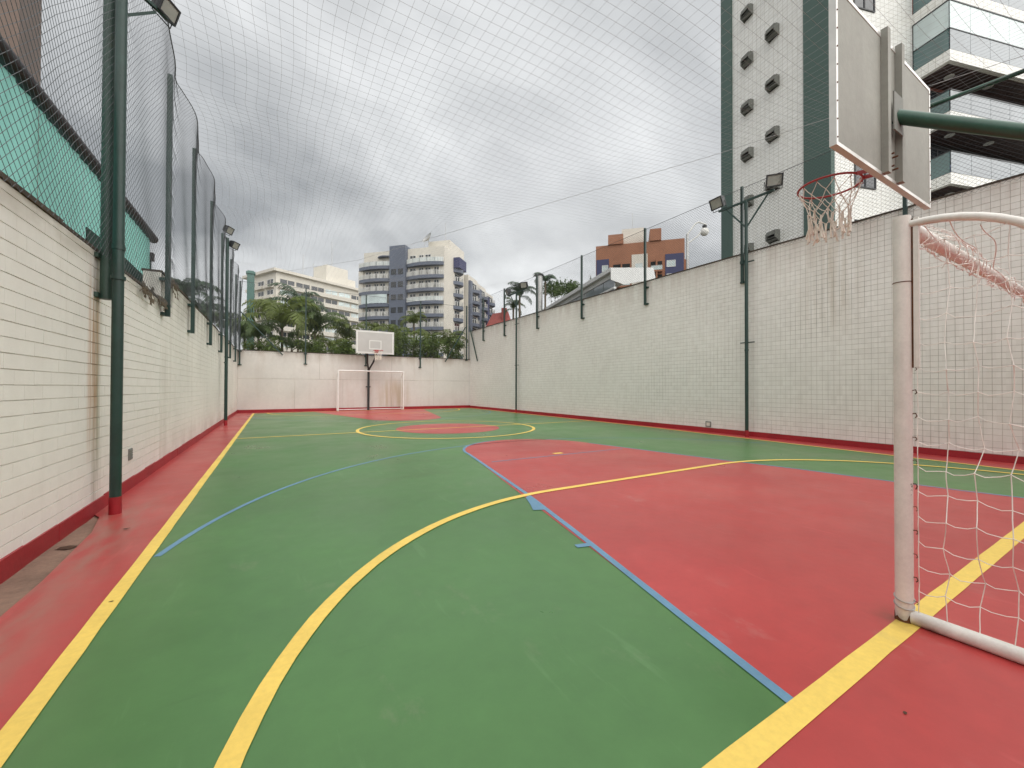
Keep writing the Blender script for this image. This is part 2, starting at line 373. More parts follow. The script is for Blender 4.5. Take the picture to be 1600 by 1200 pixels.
def ring(cx, cy, r, w, a0, a1, n=48):
    return [(cx + (r - w / 2) * math.cos(a0 + (a1 - a0) * i / n), cy + (r - w / 2) * math.sin(a0 + (a1 - a0) * i / n)) for i in range(n + 1)], [(cx + (r + w / 2) * math.cos(a0 + (a1 - a0) * i / n), cy + (r + w / 2) * math.sin(a0 + (a1 - a0) * i / n)) for i in range(n + 1)]
def strip(mb, inner, outer, z):
    n = len(inner); mb.add([(x, y, z) for x, y in inner] + [(x, y, z) for x, y in outer], [(i, i + 1, n + i + 1, n + i) for i in range(n - 1)]); return mb
def line(mb, pts, w, z):
    L_, R_ = [], []; rj = random.Random(len(pts) * 7 + int(w * 1000)); full = []
    for a, b in zip(pts, pts[1:]):
        n = max(1, int(math.dist(a, b) / .22)); full += [(a[0] + (b[0] - a[0]) * i / n, a[1] + (b[1] - a[1]) * i / n) for i in range(n)]
    pts = full + [pts[-1]]; w0 = w
    for i, p in enumerate(pts):
        a = Vector(pts[max(i - 1, 0)]); b = Vector(pts[min(i + 1, len(pts) - 1)]); d = (b - a).normalized(); nrm = Vector((-d.y, d.x)) * w / 2
        q = Vector(p); L_.append(tuple(q + nrm * (1 + rj.uniform(-.05, .05)))); R_.append(tuple(q - nrm * (1 + rj.uniform(-.05, .05))))
    return strip(mb, R_, L_, z)
YL, YR = -.76, lambda y: 9.35 + .62 * min(max(y, 0), 9.0) / 9.0
G0, G1, HALF = .75, 21.75, 11.25
CX = 4.47
sheet('green_playing_area', [(YL, NY), (YR(0), NY), (YR(0), 0), (YR(4.5), 4.5), (YR(9), 9), (YR(9), G1), (YL, G1)], .002, GREEN)
# run-off strip in front of the near goal line is red again
sheet('red_run_off', [(YL, NY), (YR(0), NY), (YR(0), G0), (YL, G0)], .004, RED)
def key(y0, s):
    # trapezoid with a round end; s = +1 near, -1 far
    pts = [(1.69, y0)]
    fy = y0 + s * 5.75
    if s > 0: pts += [(CX - 1.43, fy + .2)]
    else: pts += [(CX - 1.43, fy - .2)]
    n = 28
    arc = [(CX - 1.45 * math.cos(math.pi * i / n), fy + s * 1.55 * math.sin(math.pi * i / n)) for i in range(2, n - 1)]
    pts += arc + [(CX + 1.43, fy + s * .2), (7.15, y0)]
    return pts
sheet('red_key_area', key(G0, 1), .004, RED)
sheet('red_key_area', key(G1, -1)[::-1], .004, RED)
sheet('red_centre_spot', [(CX + 1.5 * math.cos(2 * math.pi * i / 40), HALF + 1.5 * math.sin(2 * math.pi * i / 40)) for i in range(40)], .004, RED)
# blue basketball lines
k = key(G0, 1)
line(MB(), k[:1] + [(1.85, 1.4), (2.13, 2.5), (2.47, 3.9)] + k[1:14], .05, .006).build('blue_key_line', BLUE, kind='structure')
line(MB(), k[-1:] + [(6.95, 1.4), (6.70, 3.0), (6.45, 4.0)] + [k[-2]], .045, .006).build('blue_key_line', BLUE, kind='structure')
line(MB(), [(CX - 1.45, 5.75), (CX + 1.45, 5.75)], .035, .006).build('blue_free_throw_line', BLUE, kind='structure')
bl = MB(); 
bl.add([(x, y, .0065) for x, y in [(2.36, 3.70), (2.26, 3.45), (2.18, 3.28), (2.28, 3.24), (2.36, 3.40), (2.43, 3.75)]], [(5, 4, 3, 2, 1, 0)])
bl.add([(x, y, .0065) for x, y in [(1.97, 2.40), (1.955, 2.345), (2.06, 2.32), (2.08, 2.38)]], [(0, 1, 2, 3)])
bl.build('blue_rebound_mark', BLUE, kind='structure')
a3 = [(a, CX + 5.32 * math.cos(a), 2.42 + 5.32 * math.sin(a)) for a in [R(8 + i * 2) for i in range(83)]]
line(MB(), [(x, y) for a, x, y in a3 if x > YL + .03 and x < 9.3], .045, .004).build('blue_three_point_line', BLUE, kind='structure')
a3f = [(CX + 5.32 * math.cos(a), 20.1 - 5.32 * math.sin(a)) for a in [R(8 + i * 2) for i in range(83)]]
line(MB(), [p for p in a3f if YL + .03 < p[0] < 9.6], .045, .004).build('blue_three_point_line', BLUE, kind='structure')
# yellow futsal lines
line(MB(), [(YL, NY), (YL, G1 + .04)], .078, .006).build('yellow_side_line', YEL, kind='structure')
line(MB(), [(YR(0), NY), (YR(0), 0), (YR(3), 3), (YR(6), 6), (YR(9), 9), (YR(9), G1 + .04)], .07, .006).build('yellow_side_line', YEL, kind='structure')
line(MB(), [(YL + .04, G0), (YR(0) - .035, G0)], .088, .0065).build('yellow_goal_line', YEL, kind='structure')
line(MB(), [(YL + .04, G1), (YR(9) - .035, G1)], .088, .0065).build('yellow_goal_line', YEL, kind='structure')
line(MB(), [(YL + .04, HALF), (YR(9) - .035, HALF)], .08, .0065).build('yellow_halfway_line', YEL, kind='structure')
strip(MB(), *ring(CX, HALF, 2.52, .085, 0, 2 * math.pi, 96), .008).build('yellow_centre_circle', YEL, kind='structure')
def dline(y0, s):
    p = [(2.83 - 3.05 * math.cos(a), y0 + s * 3.06 * math.sin(a)) for a in [R(.9 + 89.1 * i / 30) for i in range(31)]]
    q = [(6.02 + 3.02 * math.sin(a), y0 + s * 3.06 * math.cos(a)) for a in [R(89.1 * i / 30) for i in range(31)]]
    return p + q
line(MB(), dline(G0, 1), .08, .008).build('yellow_penalty_area_line', YEL, kind='structure')
line(MB(), dline(G1, -1), .08, .008).build('yellow_penalty_area_line', YEL, kind='structure')
MB().add([(CX - .10, 5.87, .006), (CX + .10, 5.87, .006), (CX + .10, 5.97, .006), (CX - .10, 5.97, .006)], [(0, 1, 2, 3)]).build('yellow_penalty_mark', YEL, kind='structure')

# ------------------------------------------------------------------ boundary walls
def piece(mb, axis, face, u0, u1, z0, z1, d, ch, back, cu=None):
    """a brick or tile standing proud of a wall face. axis 'x+' means it looks to +x"""
    s = 1 if axis[1] == '+' else -1
    cu = ch if cu is None else cu
    o = face + s * d
    if axis[0] == 'x':
        v = [(face - s * back, u0, z0), (face - s * back, u1, z0), (face - s * back, u1, z1), (face - s * back, u0, z1), (o, u0 + cu, z0 + ch), (o, u1 - cu, z0 + ch), (o, u1 - cu, z1 - ch), (o, u0 + cu, z1 - ch)]
    else:
        v = [(u1, face - s * back, z0), (u0, face - s * back, z0), (u0, face - s * back, z1), (u1, face - s * back, z1), (u1 - ch, o, z0 + ch), (u0 + ch, o, z0 + ch), (u0 + ch, o, z1 - ch), (u1 - ch, o, z1 - ch)]
    f = [(4, 5, 6, 7), (0, 1, 5, 4), (1, 2, 6, 5), (2, 3, 7, 6), (3, 0, 4, 7)]
    if s < 0: f = [g[::-1] for g in f]
    mb.add(v, f)
STEP = 7.75
wl = thing('boundary_wall', (LX, 9.5, 0), 'long cream brick wall with a red foot on the left', 'wall')
MB().box(LX - .2, LX - .008, NY, STEP, -.05, 2.46).build('wall_core', MORTAR, wl)
MB().box(LX - .2, LX - .004, STEP, BY + .2, -.05, 2.88).build('wall_core', MORTAR, wl)
BL, BH = .25, .10
rng = random.Random(11)
bricks = []; smooth = []
r = 0; z = .10
while z < 2.45:
    z1 = min(z + BH, 2.46)
    y = NY + (BL / 2 if r % 2 else 0)
    while y < STEP - .02:
        y1 = min(y + BL, STEP); bricks.append((y, y1, z, z1)); y += BL
    z += BH; r += 1
bricks.sort(key=lambda b: 0 if b[0] > 3.2 and b[0] < 7.0 else 1)
near_b = sorted([b for b in bricks if b[0] > 3.3], key=lambda b: b[0])[:300]; ns = set(near_b)
bm_ = {}
rest = MB()
for b in bricks:
    d = rng.uniform(.000, .0035)
    if b in ns:
        key_ = (round(b[1] - b[0], 3), round(b[3] - b[2], 3))
        if key_ not in bm_:
            variants = []
            for dd in (.0008, .0016, .0026):
                q = MB(); piece(q, 'x+', 0, -key_[0] / 2, key_[0] / 2, .0016, key_[1] - .0016, dd, .002, .012, .0007); variants.append(q.mesh('brick', BRICKP))
            bm_[key_] = variants
        inst(rng.choice(bm_[key_]), 'brick', wl, (0, (b[0] + b[1]) / 2 - 9.5, b[2] + rng.uniform(-.0012, .0012)))
    else:
        piece(rest, 'x+', LX, b[0], b[1], b[2] + .0016, b[3] - .0016, d, .002, .012, .0007)
rest.build('brickwork', BRICKP, wl, kind='stuff')
# farther stretch: the same courses, thickly painted over so that only faint joints are left
rest = MB(); z = .10; r = 0
while z < 2.86:
    z1 = min(z + BH, 2.88); y = STEP + (.3 if r % 2 else 0)
    if r % 2: piece(rest, 'x+', LX, STEP, STEP + .3, z + .0012, z1 - .0012, rng.uniform(.001, .003), .0025, .01)
    while y < BY:
        y1 = min(y + .6, BY); piece(rest, 'x+', LX, y + .0004, y1 - .0004, z + .0012, z1 - .0012, rng.uniform(.001, .003), .0025, .01); y += .6
    z += BH; r += 1
rest.build('brickwork', RENDER, wl, kind='stuff')
cp = MB()
y = NY
while y < STEP:
    cp.box(LX - .22, LX + .012 + rng.uniform(-.008, .01), y, min(y + .5, STEP), 2.46, 2.485 + rng.uniform(0, .012)); y += .5
cp.build('coping', COPING, wl)
cp = MB(); y = STEP
while y < BY: cp.box(LX - .22, LX + .012 + rng.uniform(-.008, .006), y, min(y + .7, BY), 2.88, 2.905 + rng.uniform(0, .01)); y += .7
cp.build('coping', COPING, wl)
sk = MB(); y = NY
while y < BY:
    y1 = min(y + .5, BY); piece(sk, 'x+', LX, y, y1, -.03, .125 + rng.uniform(-.006, .006), .014 + rng.uniform(0, .004), .0, .01); y = y1
sk.build('skirting', SKIRT, wl)
# left wall: small weathered vent plate
vp_ = thing('wall_vent', (LX, 6.33, .36), 'small grey vent plate low on the left wall', 'vent')
MB().box(LX + .004, LX + .016, 6.27, 6.39, .34, .47).build('plate', LOUVM, vp_)
for i in range(4): MB().box(LX + .016, LX + .022, 6.285, 6.375, .355 + i * .028, .370 + i * .028).build('slat', LOUVM, vp_)

wb = thing('boundary_wall', (4.4, BY, 0), 'cream concrete panel wall behind the far goal', 'wall')
MB().box(LX - .2, RX + .2, BY, BY + .2, -.05, 2.91).build('wall_core', GROUT, wb)
for zi, (z0, z1) in enumerate(((.0, 1.60), (1.60, 2.91))):
    xs_ = [LX, .9, 3.1, 5.6, 8.0, RX] if zi == 0 else [LX, 2.0, 5.6, 8.0, RX]
    for x0, x1 in zip(xs_, xs_[1:]):
        q = MB(); piece(q, 'y-', BY, x0 + .003, x1 - .003, z0 + .006, z1 - .004, .008, .004, .01); q.build('panel', BACKP, wb)
MB().box(LX, RX, BY - .03, BY + .22, 2.91, 2.935).build('coping', COPING, wb)
q = MB(); q.box(LX, RX, BY - .032, BY - .004, -.03, .14); q.build('skirting', SKIRT, wb)

WH = 4.62
wr = thing('boundary_wall', (RX, 9.5, 0), 'tall cream tiled wall with a red foot on the right', 'wall')
MB().box(RX + .004, RX + .25, NY, BY + .2, -.05, WH).build('wall_core', GROUT, wr)
TS = .105
cols = []; y = NY
while y < BY - .02: cols.append((y, min(y + TS, BY))); y += TS
nrow = int((WH - .12) / TS) + 1
tiles = MB(); rng = random.Random(5)
near_cols = [c for c in cols if c[0] > 1.30][:7]
tm = []
for dd in (.000, .0012, .002):
    q = MB(); piece(q, 'x-', 0, -TS / 2 + .0013, TS / 2 - .0013, .0017, TS - .0017, dd, .0015, .006); tm.append(q.mesh('tile', TILE))
cnt = 0
for c in cols:
    for rr in range(nrow):
        z0 = .12 + rr * TS; z1 = min(z0 + TS, WH)
        if c in near_cols and z1 - z0 > TS - 1e-4 and cnt < 300:
            inst(rng.choice(tm), 'tile', wr, (0, (c[0] + c[1]) / 2 - 9.5, z0)); cnt += 1
        elif z1 - z0 > .02:
            ya = c[0]; pn = .5 + .5 * math.sin(ya * 1.7 + 1.3 * math.sin(z0 * 1.9 + ya * .4)) * math.cos(z0 * 1.3 - ya * .9)
            gv = .0004 + .0019 * min(1, max(0, pn * 1.5 - .3)) + rng.uniform(0, .0003); gp = .0018
            piece(tiles, 'x-', RX, c[0] + gv, c[1] - gv, z0 + gp, z1 - gp, rng.choice((0, .0012, .002)), .0015, .006)
tiles.build('tiling', TILE, wr, kind='stuff')
cp = MB(); y = NY
while y < BY: cp.box(RX - .016 - rng.uniform(0, .01), RX + .27, y, min(y + .6, BY), WH, WH + .022 + rng.uniform(0, .008)); y += .6
cp.build('coping', COPING, wr)
sk = MB(); y = NY
while y < BY:
    y1 = min(y + .5, BY); piece(sk, 'x-', RX, y, y1, -.03, .118 + rng.uniform(-.004, .004), .016, .0, .003); y = y1
sk.build('skirting', SKIRT, wr)
ob = thing('outlet_box', (RX - .02, 6.82, .15), 'small square outlet box low on the right wall', 'outlet')
MB().box(RX - .012, RX - .002, 6.74, 6.90, .14, .29).build('plate', LOUVM, ob)
MB().box(RX - .018, RX - .012, 6.77, 6.87, .17, .26).build('cover', CREAMB, ob)

wn_ = thing('boundary_wall', (4.4, NY, 0), 'unseen cream wall closing the near end, added to shade the court', 'wall')  # out of view; added and sized to dim the near floor
MB().box(LX - .2, RX + .25, NY - .25, NY - .002, -.05, 3.6).build("wall_core", RENDER, wn_)
MB().box(LX - .2, RX + .25, NY - .27, NY + .01, 3.6, 3.65).build('coping', COPING, wn_)
MB().box(LX, RX, NY - .002, NY + .02, -.03, .13).build('skirting', SKIRT, wn_)

# ------------------------------------------------------------------ chain link fences
D = .075
def chain(S, L, H, rad, D=D, dv=.35, u_off=0.0):
    mb = MB(); n = max(2, int(H / dv) + 1)
    for sgn in (1, -1):
        k = -int(H / D) - 1
        while k * D < L + H:
            u0 = k * D; pts = []
            for i in range(n + 1):
                v = H * i / n; u = u0 + sgn * v
                pts.append((u, v))
            # clip to 0..L
            cl = []
            for (a, b) in zip(pts, pts[1:]):
                ua, va = a; ub, vb = b
                if (ua < 0 and ub < 0) or (ua > L and ub > L): continue
                def cut(p, q):
                    u, v = p; u2, v2 = q
                    if u < 0: t = (0 - u) / (u2 - u); return (0, v + (v2 - v) * t)
                    if u > L: t = (L - u) / (u2 - u); return (L, v + (v2 - v) * t)
                    return p
                A, B = cut(a, b), cut(b, a)
                if not cl: cl.append(A)
                cl.append(B)
            if len(cl) > 1: mb.tube([S(u, v) for u, v in cl], rad, 3, cap=False)
            k += 1
    return mb
PW = .06
def post(parent, x, y, z0, z1, nx, ny, zb, w=PW, mat=None, rnd=False):
    """fence post hung on the wall: post with a bracket at its foot and one near the wall top"""
    m = mat or GPAINT; mb = MB()
    if rnd: mb.tube([(x, y, z0), (x, y, (z0 + z1) / 2), (x, y, z1)], w / 2, 12)
    else: mb.box(x - w / 2, x + w / 2, y - w / 2, y + w / 2, z0, z1)
    p = mb.build('post', m, parent, smooth=rnd)
    for zc in (z0 + .03, zb):
        b = MB(); e = .085
        if nx: b.box(min(x + nx * w * .4, x + nx * e), max(x + nx * w * .4, x + nx * e), y - .075, y + .075, zc - .022, zc + .022)
        else: b.box(x - .075, x + .075, min(y + ny * w * .4, y + ny * e), max(y + ny * w * .4, y + ny * e), zc - .022, zc + .022)
        b.build('bracket', m, p)
    return p
# left
FXL = LX + .075; LP = [-.2, 2.6, 5.36, 7.78, 9.95, 12.55, 15.0, 17.9, 20.2]
TOPL = 5.80
fl = thing('chain_link_fence', (FXL, 9.5, 2.3), 'tall green chain link fence on top of the left wall', 'fence')
def bow(y):
    prev = None
    ps = LP + [BY - .09]
    for a, b in zip(ps, ps[1:]):
        if a <= y <= b:
            t = (y - a) / (b - a); return math.sin(math.pi * t) ** .75 if 0 < t < 1 else 0
    return 0
def zlo(y): return 2.37 if y < STEP else 2.80
def SL(u, v):
    y = -.2 + u; lo = zlo(y); b = bow(y); H = 3.43
    t = v / H
    z = lo + (TOPL - lo) * t + .10 * b * t
    return (FXL + .035 + .13 * b * t ** 2.2 + .012 * math.sin(y * 5.1 + t * 7), y, z)
LLEN = BY - .09 + .2
chain(SL, LLEN, 3.43, .0018).build('netting', WIRE, fl)
e = MB(); e.tube([SL(i * LLEN / 140, 3.43) for i in range(141)], .007, 4); e.build('top_wire', WIRE, fl)
for y in LP:
    if y == 5.36: post(fl, FXL - .005, 5.25, 2.02, 6.6, -1, 0, 2.42, .098, GPAINT2, True)
    else: post(fl, FXL, y, 2.24, 5.86, -1, 0, zlo(y) - .02)
# back
FYB = BY - .09
fb = thing('chain_link_fence', (4.4, FYB, 2.3), 'chain link fence above the far wall in front of palms', 'fence')
BLEN = RX - LX - .1
def SB(u, v): return (LX + .05 + u, FYB - .035, 2.8 + v * (6.08 - 2.8 + .0 * u) / 3.3)
chain(SB, BLEN, 3.3, .0016, D=.075, dv=1.2).build('netting', WIRE, fb)
e = MB(); e.tube([SB(0, 3.3), SB(BLEN, 3.3)], .008, 4); e.build('top_wire', WIRE, fb)
for x, zt, z0 in ((LX + .09, 6.08, 2.20), (1.36, 6.12, 2.32), (4.22, 6.12, 2.32), (7.18, 6.12, 2.32), (10.04, 6.15, 2.85)): post(fb, x, FYB, z0, zt, 0, 1, 2.86)
MB().bar((LX + .12, FYB - .03, 4.67), (.38, FYB - .03, 2.74), .05, .05).build('brace', GPAINT, fb)
MB().bar((9.95, FYB - .03, 4.85), (8.66, FYB - .03, 2.72), .05, .05).build('brace', GPAINT, fb)
# right
FXR = RX - .085; RP = [0.0, 2.76, 5.83, 8.94, 12.03, 15.1, 18.1, 20.54]
fr = thing('chain_link_fence', (FXR, 9.5, 3.9), 'low chain link fence on top of the tiled right wall', 'fence')
RLEN = BY - .09
def bowr(y):
    ps = RP + [BY]
    for a, b in zip(ps, ps[1:]):
        if a <= y <= b: t = (y - a) / (b - a); return math.sin(math.pi * t)
    return 0
def SR(u, v):
    t = v / 1.75; b = bowr(u); lo = WH - .10 + .012 * math.sin(u * 9)
    return (FXR - .035 - .10 * b * t * t, u, lo + (6.26 - lo) * t - .05 * b * t)
chain(SR, RLEN, 1.75, .0019, dv=.45).build('netting', WIRE, fr)
e = MB(); e.tube([SR(i * RLEN / 90, 1.75) for i in range(91)], .007, 4); e.build('top_wire', WIRE, fr)
for y in RP: post(fr, FXR, y, 3.86, 6.32, 1, 0, 4.42)
MB().tube([(FXR - .05, 2.8, 6.33), (FXR - .05, 0, 6.12)], .036, 10).build('top_rail', GREENARM, fr, smooth=True)
MB().bar((FXR - .03, 22.3, 4.9), (FXR - .03, 21.2, 2.75), .05, .05).build('brace', GPAINT, fr)

# roof net
rn = thing('roof_net', (4.4, 10, 5.5), 'wide grey safety net stretched over the whole court', 'net')
def SN(a, y):
    xl = FXL + .035; xr = FXR - .035
    zl = TOPL; zr = 6.26
    t = max(0, (y - 3) / (BY - 3))
    x = xl + (xr - xl) * a + .13 * bow(y) * (1 - a) ** 5 - .10 * bowr(y) * a ** 5
    z = zl + (zr - zl) * a + .10 * bow(y) * (1 - a) ** 6 - .05 * bowr(y) * a ** 6 - .42 * math.sin(math.pi * a) * min(1, (BY - y) / 7 + .12) + .05 * math.sin(x * 1.3 + y * .8)
    return (x, y, z)
nm = MB(); sp = .15
for i in range(1, 78):
    nm.tube([SN(i / 78, -.2 + (BY - .09 + .2) * j / 46) for j in range(47)], .0014, 3, cap=False)
ny_ = int((BY + .1) / sp)
for j in range(ny_):
    y = -.2 + j * sp
    nm.tube([SN(i / 20, y) for i in range(21)], .0014, 3, cap=False)
nm.build('mesh', TWINE, rn)
MB().tube([(LX + .1, 21.6, 6.02), (2.67, 15.7, 5.9), (5.57, 9.5, 5.95), (7.7, 5.1, 5.98), (10.2, -.1, 6.2)], .0045, 4).build('rope', TWINE, rn)

# ------------------------------------------------------------------ floodlight poles
def floodlight(parent, c, yaw, tilt, s=1.0):
    """head: tapered housing, bezel, lens and bracket; faces (yaw, tilt down)"""
    rot = Matrix.Rotation(yaw, 4, 'Z') @ Matrix.Rotation(tilt, 4, 'X')
    def T(p): return Vector(c) + (rot @ (Vector(p) * s))
    q = MB()
    w, h, d = .19, .15, .09
    f = [(-w, -.02, -h), (w, -.02, -h), (w, -.02, h), (-w, -.02, h)]; bk = [(-w * .82, d + .05, -h * .8), (w * .82, d + .05, -h * .8), (w * .82, d + .05, h * .8), (-w * .82, d + .05, h * .8)]
    q.add([T(p) for p in f + bk], [(3, 2, 1, 0), (4, 5, 6, 7), (0, 1, 5, 4), (1, 2, 6, 5), (2, 3, 7, 6), (3, 0, 4, 7)])
    for k in range(7):
        x = -w * .7 + k * w * 1.4 / 6
        q.add([T(p) for p in ((x - .006, d + .05, -h * .7), (x + .006, d + .05, -h * .7), (x + .006, d + .05, h * .7), (x - .006, d + .05, h * .7), (x - .006, d + .085, -h * .6), (x + .006, d + .085, -h * .6), (x + .006, d + .085, h * .6), (x - .006, d + .085, h * .6))], [(4, 5, 6, 7), (0, 1, 5, 4), (1, 2, 6, 5), (2, 3, 7, 6), (3, 0, 4, 7)])
    hd = q.build('floodlight', LAMPB, parent)
    z = MB(); z.add([T(p) for p in ((-w, -.045, -h), (w, -.045, -h), (w, -.045, h), (-w, -.045, h), (-w * .84, -.045, -h * .8), (w * .84, -.045, -h * .8), (w * .84, -.045, h * .8), (-w * .84, -.045, h * .8), (-w, -.021, -h), (w, -.021, -h), (w, -.021, h), (-w, -.021, h))],
                    [(0, 1, 5, 4), (1, 2, 6, 5), (2, 3, 7, 6), (3, 0, 4, 7), (0, 8, 9, 1), (1, 9, 10, 2), (2, 10, 11, 3), (3, 11, 8, 0)])
    z.build('bezel', LAMPB, hd)
    z = MB(); z.add([T(p) for p in ((-w * .85, -.03, -h * .81), (w * .85, -.03, -h * .81), (w * .85, -.03, h * .81), (-w * .85, -.03, h * .81))], [(0, 1, 2, 3)]); z.build('lens', LAMPG, hd)
    z = MB(); z.tube([T((-w - .012, .05, 0)), T((-w - .012, .05, -h - .05)), T((w + .012, .05, -h - .05)), T((w + .012, .05, 0))], .011 * s, 5); z.build('bracket', LAMPB, hd)
    return hd
def lamp_pole(x, y, top, label, heads, arm=None, rad=.042, clampz=(), nx=1, red_base=True):
    t = thing('floodlight_pole', (x, y, 0), label, 'floodlight pole', 'floodlight poles along the walls')
    MB().tube([(x, y, .16), (x, y, top * .45), (x, y, top * .45 + .01), (x, y, top)], rad, 14).build('pole', GPAINT, t, smooth=True)
    MB().tube([(x, y, -.01), (x, y, .16)], rad + .003, 14).build('painted_foot', SKIRT, t, smooth=True)
    MB().tube([(x, y, top * .36), (x, y, top * .36 + .05)], rad + .006, 14).build('sleeve', GPAINT, t, smooth=True)
    for zc in clampz: MB().box(x - .02 + nx * .03, x + .02 + nx * .03, y - .17, y + .17, zc - .012, zc + .012).build('clamp_bar', GPAINT, t)
    if arm:
        a, b, za = arm
        MB().bar((x, y + a, za), (x, y + b, za), .045, .045).build('cross_arm', GPAINT, t)
        MB().bar((x, y + .02, za - .65), (x, y + b * .72, za - .02), .035, .02, (1, 0, 0)).build('strut', GPAINT, t)
        MB().bar((x, y - .02, za - .65), (x, y + a * .80, za - .02), .035, .02, (1, 0, 0)).build('strut', GPAINT, t)
    for c, yaw, tilt, s in heads: floodlight(t, c, yaw, tilt, s)
    return t
lamp_pole(RX - .17, 5.68, 5.90, 'green pole with two floodlights nearest on the tiled wall', [((RX - .22, 6.42, 6.10), R(-95), R(22), .95), ((RX - .22, 5.00, 6.08), R(-50), R(20), .92)], (-.66, .72, 5.88), .040, (2.34, 4.35), 1)
lamp_pole(RX - .17, 16.76, 5.82, 'slim green pole with two floodlights far along the tiled wall', [((RX - .22, 17.55, 6.0), R(-110), R(25), .95), ((RX - .22, 16.0, 6.02), R(-60), R(22), .95)], (-.78, .80, 5.82), .040, (2.3, 4.3), 1)
t = lamp_pole(LX + .17, 5.17, 6.9, 'thick dark green floodlight pole nearest on the brick wall', [((LX + .45, 5.50, 5.18), R(62), R(20), .58)], None, .043, (), -1)
MB().bar((LX + .20, 5.2, 5.08), (LX + .44, 5.52, 5.10), .03, .03).build('cross_arm', GPAINT, t)
MB().bar((LX + .18, 5.2, 4.75), (LX + .36, 5.44, 5.06), .025, .025).build('strut', GPAINT, t)
MB().tube([(LX + .17, 5.17, 2.20), (LX + .17, 5.17, 2.235)], .055, 14).build('collar', GPAINT, t, smooth=True)
t = lamp_pole(LX + .17, 15.35, 5.85, 'thin green pole with two stacked floodlights at the far left', [((LX + .22, 15.3, 6.08), R(60), R(25), .75), ((LX + .36, 15.45, 5.68), R(60), R(25), .75)], None, .045, (1.95,), -1)

